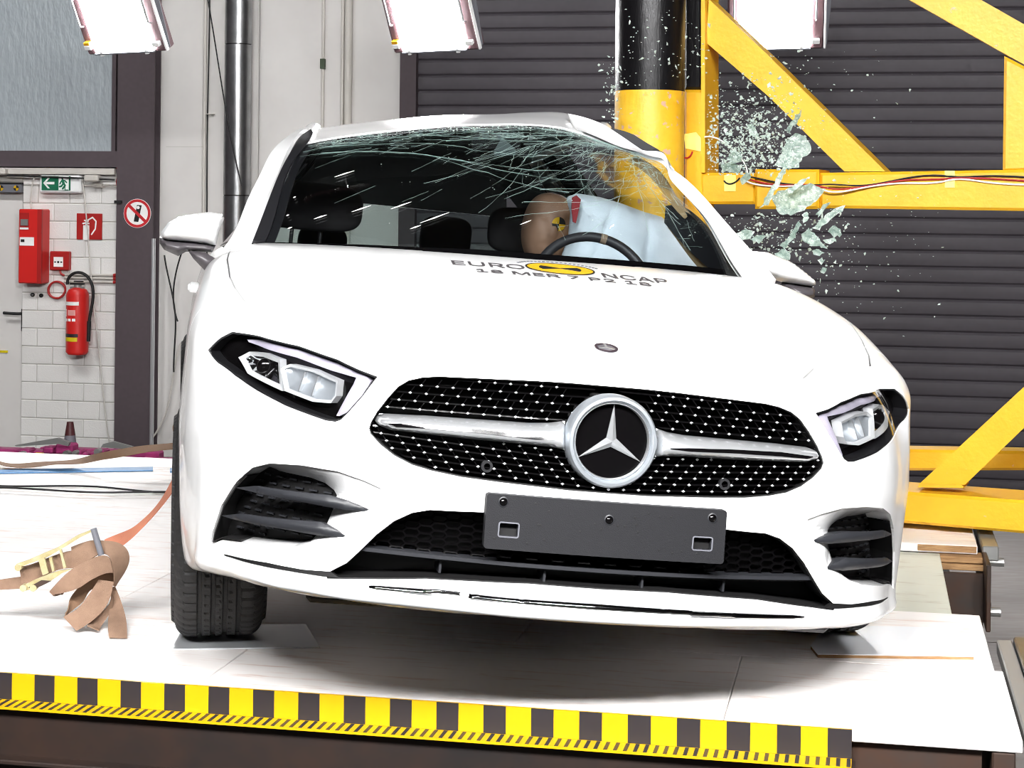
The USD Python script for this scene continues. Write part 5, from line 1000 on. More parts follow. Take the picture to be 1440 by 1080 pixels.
_wni = RegularGridInterpolator((np.linspace(0, 1, WS.shape[0]), np.linspace(0, 1, WS.shape[1])), _wsn, bounds_error=False, fill_value=None)
def wsp(u, v, off=.0): q = np.c_[np.clip(u, 0, 1), np.clip(v, 0, 1)]; return _wsi(q) + _wni(q) * off
def wsband(u0, u1, v0, v1, off, th=.003):
    uu = np.linspace(0, 1, 60); P = np.stack([wsp(u0 + (u1 - u0) * uu if np.isscalar(u0) else u0, v0 + 0 * uu, off), wsp(u0 + (u1 - u0) * uu, v1 + 0 * uu, off)], 1); return grid(P, th)
part(stage_ws, "frit_band", wsband(0, 1, .0, .034, -.004), black_gloss, 60); part(stage_ws, "frit_band", wsband(0, 1, .965, 1., -.004), black_gloss, 60)
vv = np.linspace(0, 1, 40); part(stage_ws, "side_band", grid(np.stack([wsp(0 * vv, vv, -.004), wsp(0 * vv + .035, vv, -.004)], 1), .003), black_plastic, 60)
tri_ = wsp(np.array([.52, .575, .55]), np.array([.73, .735, .86]), -.012); part(stage_ws, "mirror_mount", flat(tri_, .02), mat("sensor_grey", "#4f5a5a", .5), False)
part(stage_ws, "sensor_box", flat(wsp(np.array([.47, .60, .59, .48]), np.array([.84, .85, .95, .95]), -.02), .03), interior_dark, False)
part(car, "pillar_trim", ribbon([(-0.7520, 1.3700, 0.9769), (-0.7308, 1.4600, 1.0405), (-0.6972, 1.6100, 1.1407), (-0.6563, 1.7900, 1.2510), (-0.6208, 1.9200, 1.3240), (-0.5892, 2.0000, 1.3504)], [(-0.7180, 1.3720, 0.9762), (-0.6945, 1.4720, 1.0483), (-0.6724, 1.6120, 1.1454), (-0.6361, 1.7900, 1.2444), (-0.6030, 1.9200, 1.3012), (-0.5819, 1.9900, 1.3392)], .012), black_plastic, 60, "black seal beside the windscreen")
part(car, "windscreen_pillar", ribbon([(-0.8213, 1.4400, 0.9501), (-0.7935, 1.5000, 0.9988), (-0.7599, 1.6300, 1.1054), (-0.7361, 1.7000, 1.1674), (-0.7061, 1.8300, 1.2456), (-0.6593, 1.9600, 1.3065), (-0.6156, 2.0400, 1.3444), (-0.5822, 2.1200, 1.3599)], [(-0.7550, 1.3800, 0.9706), (-0.7328, 1.4600, 1.0403), (-0.6993, 1.6100, 1.1405), (-0.6796, 1.6900, 1.1943), (-0.6585, 1.7900, 1.2508), (-0.6365, 1.8700, 1.2948), (-0.6155, 1.9400, 1.3280), (-0.5899, 2.0200, 1.3482)], .012), white_paint, 60)
part(car, "windscreen_pillar", ribbon([(0.2570, 2.0400, 1.4931), (0.2999, 1.9900, 1.4813), (0.3571, 1.9500, 1.4603), (0.4080, 1.9000, 1.4232), (0.4357, 1.8700, 1.4013), (0.4695, 1.8200, 1.3816), (0.5128, 1.7800, 1.3807), (0.5321, 1.7000, 1.3373), (0.5474, 1.6300, 1.3082), (0.6212, 1.5000, 1.1994), (0.7045, 1.4000, 1.0921), (0.7629, 1.3000, 1.0051)], [(0.2510, 1.9200, 1.4331), (0.2802, 1.9000, 1.4257), (0.3411, 1.8800, 1.4057), (0.3992, 1.8500, 1.3861), (0.4277, 1.8300, 1.3789), (0.4703, 1.7900, 1.3643), (0.5072, 1.7400, 1.3499), (0.5213, 1.6900, 1.3123), (0.5320, 1.6200, 1.2721), (0.5771, 1.5000, 1.1929), (0.6107, 1.4000, 1.1054), (0.6835, 1.2600, 0.9698)], .012, 90), white_paint, 60, "buckled pillar on the struck side")
r0 = np.array([(-0.5976, 1.9400, 1.3051), (-0.5081, 1.9100, 1.3298), (-0.3720, 1.8850, 1.3619), (-0.2624, 1.8750, 1.3831), (-0.1410, 1.8650, 1.4057), (-0.0063, 1.8600, 1.4233), (0.0973, 1.8650, 1.4336), (0.1919, 1.8750, 1.4365), (0.2803, 1.9000, 1.4246), (0.3428, 1.9000, 1.4116)])
r1 = np.array([(-0.5552, 2.3000, 1.3755), (-0.4405, 2.3000, 1.4034), (-0.3224, 2.3000, 1.4295), (-0.2033, 2.3000, 1.4545), (-0.1143, 2.3000, 1.4702), (0.0635, 2.3000, 1.4920), (0.1663, 2.3000, 1.5093), (0.2777, 2.3000, 1.5214), (0.3508, 2.2500, 1.5074), (0.4113, 2.2000, 1.4849)])
rm = (r0 * .5 + r1 * .5) + [0, 0, .008]
def shift(r, dy, dz, sx=1.): return r * [sx, 1, 1] + np.c_[np.zeros(len(r)), np.full(len(r), dy), np.full(len(r), dz)]
rows = [r0, r0 * .8 + r1 * .2 + [0, 0, .006], rm, r1, shift(r1, .6, -.01, .98), shift(r1, 1.2, -.05, .95), shift(r1, 1.6, -.11, .92)]
rows = np.array([pch(r, 46) for r in rows])
RS = np.stack([pch(rows[:, j], 40) for j in range(46)], 1)
part(car, "roof", grid(RS, .006), white_paint, 60, "white roof caved in on the struck side")
HD = RS - np.array([0, 0, .035]); part(car, "headliner", grid(HD[3:], .004), interior_dark, 60)
dt = [on for on in ((0.0406, 2.3100, 1.4902), (0.1510, 2.3100, 1.5059), (0.2128, 2.3100, 1.5139), (0.2501, 2.3100, 1.5167))]
# tailgate and side glass
tl = RS[-1]; tb = np.array([[x * 1.12, 4.16, 1.225] for x in tl[:, 0] + .02])
part(car, "tailgate_header", grid(np.stack([tl, .5 * (tl + tb) + [0, .02, 0], tb], 1), .02), white_paint, 60); part(car, "headliner", grid(np.stack([tl, .5 * (tl + tb) + [0, .02, 0], tb], 1) + np.array([0, -.04, -.012]), .004), interior_dark, 60)
rw = np.array([[x * 1.02, 4.30, .94] for x in tb[:, 0]]); part(car, "rear_window", grid(np.stack([tb, rw], 1), .004), glass_clear if 0 else pane("rear_glass", "#e2eae7", .02), 60)
for s, xs in ((-1, -.62), (1, .60)):
    j = 0 if s < 0 else -1; rail = RS[:, j]
    low = np.array([[s * .80, y, .965 if y > 1.5 else .95] for y in rail[:, 1]])
    if s < 0:
        part(car, "roof_rail", tube(rail[2:], .028, 10), white_paint, 60); part(car, "side_window", grid(np.stack([rail[3:], .55 * rail[3:] + .45 * low[3:] + [-.02, 0, 0], low[3:]], 1), .004), glass_tint, 60)
    else:
        part(car, "roof_rail", tube(rail[2:] + np.array([0, 0, -.01]), .028, 10), white_paint, 60); k_ = int((rail[:, 1] < 2.85).sum())
        part(car, "side_window", grid(np.stack([rail[k_:], .55 * rail[k_:] + .45 * low[k_:] + [.02, 0, 0], low[k_:]], 1)[:, ::-1], .004), glass_tint, 60)
    for y0, y1, nm in ((2.42, 2.55, "b_post"), (3.25, 3.9, "rear_pillar")):
        if s > 0 and nm == "b_post": continue
        a = rail[(rail[:, 1] > y0) & (rail[:, 1] < y1)]
        if len(a) < 2: a = np.array([rail[np.abs(rail[:, 1] - y0).argmin()], rail[np.abs(rail[:, 1] - y1).argmin()]])
        b = np.c_[np.full(len(a), s * .80), a[:, 1] + .05, np.full(len(a), .95)]; part(car, "door_post" if nm == "b_post" else "rear_pillar", grid(np.stack([a, .55 * a + .45 * b, b], 1) + np.array([s * -.012, 0, 0]), .03), black_gloss if nm == "b_post" else white_paint, 60); part(car, "pillar_lining", grid(np.stack([a, .55 * a + .45 * b, b], 1) + np.array([s * -.06, 0, -.01]), .004), interior_dark, 60)
part(car, "door_window_frame", extrude(Polygon([(a[0], a[2]) for a in ((0.4017, 2.0500, 1.4692), (0.4436, 2.0500, 1.4642), (0.4760, 2.0500, 1.4558), (0.5246, 2.0500, 1.4325), (0.5629, 2.0500, 1.4163), (0.5866, 2.0500, 1.3985), (0.5654, 2.0500, 1.3892), (0.5280, 2.0500, 1.3971), (0.4800, 2.0500, 1.4135), (0.4442, 2.0500, 1.4311))]), .03, (0, 2.05, 0), (1, 0, 0), (0, 0, 1)), black_plastic, False)
part(car, "door_window_frame", tube(spline([(0.5734, 2.0000, 1.3946), (0.5232, 2.0600, 1.4233), (0.4823, 2.1000, 1.4452), (0.4488, 2.1400, 1.4609)], 20), .012, 8), fin_plastic)
part(car, "rear_shelf", box(-.78, .78, 3.75, 4.2, .86, .90), interior_dark, False)
part(car, "cabin_lining", cat_([box(-.79, -.775, 1.45, 4.0, .4, .965), box(.775, .79, 1.45, 2.4, .4, .965), box(-.78, .78, 1.2, 4.1, .36, .40)]), interior_dark, False)
# cabin
dash = [(y, z) for y, z in ((1.12, .90), (1.2, .945), (1.4, .965), (1.62, .955), (1.72, .92), (1.75, .80), (1.6, .55), (1.12, .5))]
dm = trimesh.creation.extrude_polygon(Polygon(dash), 1.36); dm.vertices = np.c_[dm.vertices[:, 2] - .68, dm.vertices[:, 0], dm.vertices[:, 1]]; dm.fix_normals()
part(car, "dashboard", dm, interior_dark, 30)
sw = np.array((0.3212, 1.7400, 0.9286)); tt = np.linspace(0, 2 * np.pi, 60, endpoint=False); tl_ = math.radians(22)
part(car, "steering_wheel", tube([sw + np.array([.185 * math.cos(a), .185 * math.sin(a) * math.sin(tl_), .185 * math.sin(a) * math.cos(tl_)]) for a in tt], .0155, 12, closed=True), mat("wheel_leather", "#2c2a2d", .5), 60)
stw = f"{car}/steering_wheel"
part(stw, "hub", lathe([(0, .03), (.05, .025), (.07, 0), (.06, -.04), (0, -.05)], 28, axis="y", at=sw), interior_dark, 40)
for a in (0, math.pi, -math.pi / 2): part(stw, "spoke", tube([sw, sw + np.array([.18 * math.cos(a), .18 * math.sin(a) * math.sin(tl_), .18 * math.sin(a) * math.cos(tl_)])], .014, 8), interior_dark)
part(stw, "wheel_tape", tube([sw + np.array([.185 * math.cos(a), .185 * math.sin(a) * math.sin(tl_), .185 * math.sin(a) * math.cos(tl_)]) for a in np.radians([76, 79, 82])], .0165, 12), mat("masking_tape", "#8d7a66", .7))
part(car, "steering_column", cyl(sw + [0, .0, 0], (sw[0], 1.5, .78), .04), interior_dark)
def seat(x, y, w=.24, hz=1.14, hw=.13):
    s_ = part(car, "front_seat" if y < 3 else "rear_seat", manifold3d.Manifold.hull_points(np.array([(x + sx * (w - .02 * (z > .8)), y + yy, z) for sx in (-1, 1) for yy, z in ((-.06, .45), (.10, .45), (.08, .98), (.14, .98), (.03, .7), (.2, .9))])), seat_fabric, 40)
    hm = trimesh.creation.icosphere(3, 1.); v = hm.vertices; v = np.sign(v) * np.abs(v) ** .55; hm.vertices = v * [hw, .055, .085] + [x, y + .12, hz]; part(s_, "headrest", hm, seat_fabric, 60)
    part(s_, "cushion", bbox(x - w, x + w, y - .5, y + .02, .38, .52, .05), seat_fabric, False)
    for sx in (-.05, .05): part(s_, "headrest_rod", cyl((x + sx, y + .12, .93), (x + sx, y + .12, hz), .007), black_plastic)
seat(-.53, 2.45, .2, 1.13, .19); seat(.27, 2.62, .22, 1.12); seat(.10, 3.42, .2, 1.085, .105); seat(.52, 3.42, .18, 1.02, .1); seat(-.40, 3.42, .2, 1.0, .1)
ab = Polygon([(a[0], a[2]) for a in ((0.2823, 2.1000, 1.0058), (0.3076, 2.1000, 1.0960), (0.3070, 2.1000, 1.1790), (0.2875, 2.1000, 1.2317), (0.3224, 2.1000, 1.2471), (0.3960, 2.1000, 1.2426), (0.4782, 2.1000, 1.2270), (0.5538, 2.1000, 1.2082), (0.6165, 2.1000, 1.1976), (0.6595, 2.1000, 1.1611), (0.7107, 2.1000, 1.1180), (0.7845, 2.1000, 1.0481), (0.7947, 2.1000, 0.9384), (0.2930, 2.1000, 0.8932))]).buffer(-.012).buffer(.012)
dab = dist_in(ab); flatb = lambda P: np.c_[P[:, 0], np.full(len(P), 2.10), P[:, 1]]
puff = lambda P: .085 * np.sqrt(np.clip(1 - (1 - np.clip(dab(P) / .09, 0, 1)) ** 2, 0, 1)) * (1 - .22 * np.exp(-((P[:, 0] - .56) / .012) ** 2) - .18 * np.exp(-((P[:, 0] - .40 - .3 * (P[:, 1] - 1.1)) / .012) ** 2)) + .012 * meshkit.noise(np.c_[P * 9, np.zeros(len(P))]) + .007 * meshkit.noise(np.c_[P * 22, np.ones(len(P))])
part(car, "curtain_airbag", relief(ab, D0, lambda P: -puff(P), lambda P: .01 + .6 * puff(P), .014, base=flatb), airbag_blue, 80, "pale blue inflated curtain airbag")
smr = Polygon([(a[0], a[2]) for a in ((0.2870, 2.0400, 1.2277), (0.3006, 2.0400, 1.2361), (0.3163, 2.0400, 1.2236), (0.3124, 2.0400, 1.1879), (0.3069, 2.0400, 1.1450), (0.2969, 2.0400, 1.1487), (0.2877, 2.0400, 1.1949))]); part(f"{car}/curtain_airbag", "paint_smear", relief(smr, D0, lambda P: -.092 + 0 * P[:, 0], lambda P: -.084 + 0 * P[:, 0], .01, base=flatb), mat("smear_red", "#8e1f25", .7), False, "red face paint smear")
part(car, "pillar_trim", ribbon([(0.4524, 1.8800, 1.3760), (0.5160, 1.8200, 1.3362), (0.5438, 1.7000, 1.2624), (0.5780, 1.5800, 1.1922)], [(0.4399, 1.9000, 1.3618), (0.4949, 1.8500, 1.3193), (0.5277, 1.7200, 1.2457), (0.5647, 1.6000, 1.1780)], .012), beige_trim, 60, "beige trim inside the struck pillar")
part(car, "pillar_trim", ribbon([(0.5438, 1.7200, 1.2226), (0.5672, 1.6200, 1.2116), (0.6151, 1.5000, 1.1448), (0.6754, 1.4000, 1.0247)], [(0.5523, 1.7500, 1.1700), (0.5780, 1.6600, 1.1203), (0.6064, 1.5600, 1.0681), (0.6505, 1.4600, 1.0171)], .02), black_plastic, 60)
part(car, "seat_belt", ribbon([(0.5731, 1.8000, 1.1704), (0.6093, 1.7200, 1.1168), (0.6469, 1.6400, 1.0582), (0.6906, 1.5600, 1.0149)], [(0.5632, 1.8000, 1.1512), (0.5880, 1.7200, 1.0968), (0.6163, 1.6400, 1.0420), (0.6464, 1.5600, 1.0021)], .004), beige_trim, 60, "beige strip inside the struck door")
# mirrors
def blob(pts, y, th0, th1, m, name, parent=car, edge=.03, step=.008):
    p = Polygon([(a[0], a[2]) for a in pts]).buffer(0); d = dist_in(p); fb = lambda P: np.c_[P[:, 0], np.full(len(P), y), P[:, 1]]
    rr_ = lambda P: np.sqrt(np.clip(1 - (1 - np.clip(d(P) / edge, 0, 1)) ** 2, 0, 1)); return part(parent, name, relief(p, D0, lambda P: -th0 * rr_(P), lambda P: .004 + th1 * rr_(P), step, base=fb), m, 50)
dm_ = blob([(-1.0103, 1.4700, 0.9685), (-1.0067, 1.4700, 0.9851), (-0.9915, 1.4700, 1.0124), (-0.9644, 1.4700, 1.0315), (-0.9227, 1.4700, 1.0448), (-0.8761, 1.4700, 1.0549), (-0.8430, 1.4700, 1.0521), (-0.8348, 1.4700, 1.0406), (-0.8453, 1.4700, 1.0008), (-0.8505, 1.4700, 0.9615), (-0.9145, 1.4700, 0.9629), (-0.9899, 1.4700, 0.9620)], 1.47, .075, .06, white_paint, "door_mirror")
blob([(-1.0105, 1.4750, 0.9706), (-0.9902, 1.4750, 0.9644), (-0.9148, 1.4750, 0.9655), (-0.8502, 1.4750, 0.9636), (-0.8592, 1.4750, 0.9407), (-0.8829, 1.4750, 0.9400), (-0.9330, 1.4750, 0.9353), (-0.9534, 1.4750, 0.9207), (-0.9944, 1.4750, 0.9351), (-1.0087, 1.4750, 0.9525)], 1.475, .06, .05, mat("mirror_base", "#454144", .4), "mirror_base", dm_)
blob([(-0.9283, 1.4500, 0.9399), (-0.8792, 1.4500, 0.9389), (-0.8360, 1.4500, 0.9182), (-0.8740, 1.4500, 0.8862), (-0.9101, 1.4500, 0.9175)], 1.45, .03, .03, mat("mirror_base", "#454144", .4), "mirror_arm", dm_)
dm2 = blob([(0.7235, 1.5000, 1.0903), (0.7545, 1.5000, 1.0965), (0.7996, 1.5000, 1.0976), (0.8695, 1.5000, 1.0781), (0.9177, 1.5000, 1.0500), (0.9493, 1.5000, 1.0289), (0.9549, 1.5000, 1.0055), (0.8529, 1.5000, 1.0114), (0.7608, 1.5000, 1.0289)], 1.5, .07, .06, white_paint, "door_mirror")
blob([(0.8500, 1.5050, 1.0132), (0.9554, 1.5050, 1.0065), (0.9564, 1.5050, 0.9706), (0.8828, 1.5050, 0.9531)], 1.505, .055, .05, mat("mirror_base", "#454144", .4), "mirror_base", dm2)
part(car, "door_sensor", bbox(-.9, -.86, 1.15, 1.2, .82, .86, .01) if 0 else cat_([bbox(*(lambda a, b: (a[0], b[0], 1.62, 1.66, b[2], a[2]))((-0.9172, 1.6400, 0.8480), (-0.8811, 1.6400, 0.8177)), .008)]), white_paint, False, "small white box taped to the door")
# wheels stand upright on the deck while the body leans
def tyre(r=.306, w=.225):
    prof = []
    for k, x in enumerate(np.linspace(-1, 1, 61)):
        ax = abs(x) * w / 2; rr = r - (0 if abs(x) < .66 else .042 * (1 - math.sqrt(max(0, 1 - ((abs(x) - .66) / .345) ** 2))))
        for gx in (-.42, -.14, .14, .42):
            if abs(x - gx) < .05: rr -= .007
        prof.append((x * w / 2, rr))
    prof = np.array([(-w * .40, .225), (-w * .50, .245), (-w * .535, .265)] + [tuple(p) for p in prof] + [(w * .535, .265), (w * .50, .245), (w * .40, .225)])
    n = 300; th = np.linspace(0, 2 * np.pi, n, endpoint=False); X = prof[:, 0]; Rr = np.repeat(prof[None, :, 1], n, 0)
    for i in range(n):
        for k in range(3, 64):
            x = X[k] / (w / 2); sl = (i + int(abs(x) * 2.5 + (x > 0) * 2)) % 5
            if sl == 0 and not any(abs(x - g) < .06 for g in (-.42, -.14, .14, .42)) and (abs(x) > .5 or (k % 7) > 2): Rr[i, k] -= .004
    P = np.stack([np.broadcast_to(X, Rr.shape), Rr * np.cos(th)[:, None], Rr * np.sin(th)[:, None]], -1); m = P.shape[1]; i0 = np.arange(n * m).reshape(n, m); i1 = np.roll(i0, -1, 0)
    F_ = np.vstack([np.c_[i0[:, :-1].ravel(), i1[:, :-1].ravel(), i1[:, 1:].ravel()], np.c_[i0[:, :-1].ravel(), i1[:, 1:].ravel(), i0[:, 1:].ravel()]])
    t = trimesh.Trimesh(P.reshape(-1, 3), F_, process=False); return t
TY_ = tyre()
if (TY_.face_normals[1000] @ (TY_.triangles_center[1000] * [0, 1, 1])) < 0: TY_.invert()
def rim(s):
    ms = [lathe([(.20, -.09), (.227, -.1), (.227, .1), (.20, .09)], 48, axis="x"), lathe([(0, .05), (.05, .05), (.05, .08), (0, .085)], 24, axis="x")]
    for k in range(5):
        a = 2 * np.pi * k / 5
        for d in (-.12, .12): ms.append(tube([(.07, .04 * math.cos(a), .04 * math.sin(a)), (.085, .205 * math.cos(a + d), .205 * math.sin(a + d))], .014, 6))
    m = cat_(ms); m.apply_scale((s, 1, 1))
    if s < 0: m.invert()
    return m
WT = None
def wheel(pos, s, yaw):
    M = np.eye(4); M[:3, :3] = _rz(yaw); M[:3, 3] = pos; M = INV @ M
    a = TY_.copy(); a.apply_transform(M); p = part(car, "wheel", a, rubber, False if 0 else 25, "black tyre on alloy rim"); b = rim(s); b.apply_transform(M); part(p, "rim", b, grey_steel, 30)
    c = cyl((-.03, 0, 0), (.03, 0, 0), .15); c.apply_transform(M); part(p, "brake_disc", c, dark_steel)
wheel((-.765, 4.70, .312), -1, YAW - .01); wheel((.83, 4.80, .314), 1, YAW)
for s in (-1, 1):
    q = CAR @ np.array([s * .78, 3.70, .35, 1]); wheel((q[0], q[1], .307), s, YAW)

# cracks in the windscreen: fine fracture lines lying on the glass
def crack(pts, off=.002, r=.0012, jit=.006):
    P = pch(pts, max(8, int(30 * np.linalg.norm(np.diff(np.array(pts), axis=0), axis=1).sum()))); P = P + rng.normal(0, jit, P.shape) * [[.35, .6]]; return tube(wsp(P[:, 0], P[:, 1], off), r * .62 * rng.uniform(.3, 1.6, len(P)), 3, caps=False)
cr = []
# long running cracks from the upper left towards the struck corner (u across, v up)
for pts in ([(.02, .80), (.18, .77), (.35, .69), (.5, .60), (.62, .56), (.75, .58), (.9, .68)], [(.03, .92), (.2, .84), (.38, .79), (.52, .70), (.66, .68), (.8, .74), (.92, .80)], [(.02, .86), (.25, .90), (.5, .93), (.75, .93), (.95, .86)], [(.08, .80), (.3, .72), (.45, .62), (.56, .53), (.66, .50), (.78, .52), (.9, .6)], [(.3, .93), (.45, .86), (.6, .80), (.75, .82), (.95, .9)], [(.35, .70), (.48, .54), (.58, .44), (.66, .40)], [(.4, .82), (.55, .84), (.7, .88), (.9, .92)], [(.6, .42), (.72, .44), (.84, .5), (.94, .62)], [(.55, .33), (.68, .34), (.8, .42), (.9, .55)], [(.5, .22), (.62, .28), (.72, .33)], [(.66, .15), (.74, .28), (.8, .45), (.86, .65)], [(.8, .1), (.83, .3), (.86, .5), (.9, .75)], [(.9, .12), (.9, .35), (.9, .6), (.94, .85)]): cr.append(crack(pts))
# the fan of near parallel cracks dropping to the lower left
for k in range(46):
    u0 = rng.uniform(.50, .92); v0 = rng.uniform(.55, .95); L = rng.uniform(.15, .42); a = math.radians(rng.uniform(205, 238)); cr.append(crack([(u0, v0), (u0 + L * .5 * math.cos(a) * .55, v0 + L * .5 * math.sin(a)), (u0 + L * math.cos(a) * .6, v0 + L * math.sin(a))], r=.0007, jit=.002))
for k in range(16):
    u0 = rng.uniform(.08, .5); v0 = rng.uniform(.3, .75); L = rng.uniform(.08, .22); a = math.radians(rng.uniform(30, 42)); cr.append(crack([(u0, v0), (u0 + L * .5 * math.cos(a) * .5, v0 + L * .5 * math.sin(a)), (u0 + L * math.cos(a) * .5, v0 + L * math.sin(a))], r=.0005, jit=.001))
# dense web along the top edge and at the struck corner
for k in range(150):
    u0 = rng.uniform(.05, .9); v0 = 1 - abs(rng.normal(0, .09)) - .02; L = rng.uniform(.04, .13); a = rng.normal(0, .35) + (math.pi if rng.random() < .5 else 0); cr.append(crack([(u0, v0), (u0 + L * math.cos(a) * .6, v0 + L * math.sin(a) * .8)], r=.0008, jit=.004))
for k in range(110):
    u0, v0 = rng.normal(.80, .11), rng.normal(.80, .10); L = rng.uniform(.05, .16); a = math.radians(rng.normal(215, 28)); cr.append(crack([(u0, v0), (u0 + L * math.cos(a) * .5, v0 + L * math.sin(a))], r=.0009, jit=.004))
for k in range(60):
    u0, v0 = rng.normal(.93, .04), rng.normal(.66, .14); L = rng.uniform(.04, .12); a = rng.uniform(0, 6.28); cr.append(crack([(u0, v0), (u0 + L * math.cos(a) * .35, v0 + L * math.sin(a))], r=.0008, jit=.003))
for k in range(26):
    u0, v0 = rng.uniform(.55, .95), rng.uniform(.1, .5); L = rng.uniform(.05, .2); a = math.radians(rng.choice([80, 15, 20, 100, 8])); cr.append(crack([(u0, v0), (u0 + L * math.cos(a) * .5, v0 + L * math.sin(a))], r=.0005, jit=.003))
part(stage_ws, "crack_lines", cat_(cr), crack_mat, False, "web of fracture lines", kind="stuff")
gl = [];
def chip(r, c, seed_rng=rng):
    v = seed_rng.normal(size=(9, 3)); v /= np.linalg.norm(v, axis=1)[:, None]; v = v * r * seed_rng.uniform(.6, 1.3, (9, 1)) * [1.2, .8, .8]; h = trimesh.convex.convex_hull(v); h.apply_translation(c); return h
us, vs_ = rng.uniform(.05, .75, 150), 1 - np.abs(rng.normal(0, .04, 150)) - .015
for p in wsp(us, vs_, .004): gl.append(chip(rng.uniform(.0012, .003), p))
us, vs_ = rng.normal(.72, .2, 90), rng.normal(.6, .25, 90)
for p in wsp(us, vs_, .004): gl.append(chip(rng.uniform(.001, .0022), p))
part(stage_ws, "glass_chips", cat_(gl), granule_glass, False, kind="stuff")
rp_ = []
for u, v, L in ((.115, .19, .03), (.19, .24, .045), (.27, .26, .05), (.31, .13, .025), (.33, .17, .07), (.06, .12, .012), (.045, .22, .008), (.05, .36, .008), (.53, .18, .03), (.14, .52, .05)):
    a = math.radians(32); q = wsp(np.array([u, u + L * .5 * math.cos(a), u + L * math.cos(a)]) , np.array([v, v + L * .5, v + L]), .004); rp_.append(tube(q, [.0006, .0022, .0006], 5))
part(stage_ws, "wide_cracks", cat_(rp_), sign_white, False, kind="stuff")

# ------------------------------------------------------------------ crash test dummy at the wheel
dmy = thing("crash_test_dummy", "brown headed crash test dummy leaning behind the steering wheel, target mark on its cheek", "crash test dummy", mtx=CAR)
hc_ = np.array((0.2848, 2.3600, 1.1270))
hm = trimesh.creation.icosphere(4, 1.); v = hm.vertices.copy(); v = np.sign(v) * np.abs(v) ** .8
v[:, 0] *= .088 * (1 - .10 * np.clip(-v[:, 2], 0, 1)); v[:, 1] *= .105; v[:, 2] *= .125
v[:, 1] -= .016 * np.exp(-((v[:, 0]) / .014) ** 2 - ((v[:, 2] + .012) / .022) ** 2) * (v[:, 1] < 0)
for sx in (-1, 1): v[:, 1] += .010 * np.exp(-((v[:, 0] - sx * .034) / .016) ** 2 - ((v[:, 2] - .016) / .012) ** 2) * (v[:, 1] < 0)
v[:, 1] += .006 * np.exp(-(v[:, 0] / .024) ** 2 - ((v[:, 2] + .058) / .005) ** 2) * (v[:, 1] < 0)
hm.vertices = v @ _ry(.10).T + hc_
part(dmy, "head", hm, skin_brown, 60)
dh_ = f"{dmy}/head"
tor = []
J = {"neck": hc_ + [0, .03, -.12], "chest": hc_ + [.02, .08, -.30], "pelvis": hc_ + [.02, .02, -.66], "sl": hc_ + [-.17, .07, -.22], "sr": hc_ + [.18, .07, -.22], "el": hc_ + [-.20, -.05, -.45], "er": hc_ + [.19, -.05, -.45]}
def ball(c, r): b = trimesh.creation.icosphere(2, r); return b.vertices + c
for a, ra, b, rb_ in (("neck", .055, "chest", .11), ("chest", .15, "pelvis", .15), ("sl", .06, "sr", .06), ("sl", .055, "el", .042), ("sr", .055, "er", .042), ("neck", .05, "sl", .05), ("neck", .05, "sr", .05)):
    tor.append(manifold3d.Manifold.hull_points(np.vstack([ball(J[a], ra), ball(J[b], rb_)])))
tm = tor[0]
for t_ in tor[1:]: tm = tm + t_
part(dmy, "body", tm, seat_fabric, 60)
tq = np.array((0.3009, 2.2400, 1.1445))
for s, m in ((0, black_flat), (1, yellow_mark)):
    for q in (0, 2):
        aa = np.linspace(0, np.pi / 2, 7) + (q + s) * np.pi / 2; pl = Polygon([(tq[0], tq[2])] + [(tq[0] + .024 * math.cos(t), tq[2] + .024 * math.sin(t)) for t in aa])
        bs = lambda P: np.c_[P[:, 0], hc_[1] - .107 * np.sqrt(np.clip(1 - ((P[:, 0] - hc_[0]) / .094) ** 2, .05, 1)), P[:, 1]]
        part(dh_, "target_quarter", relief(pl, D0, -.004, .02, .008, base=bs), m, False)

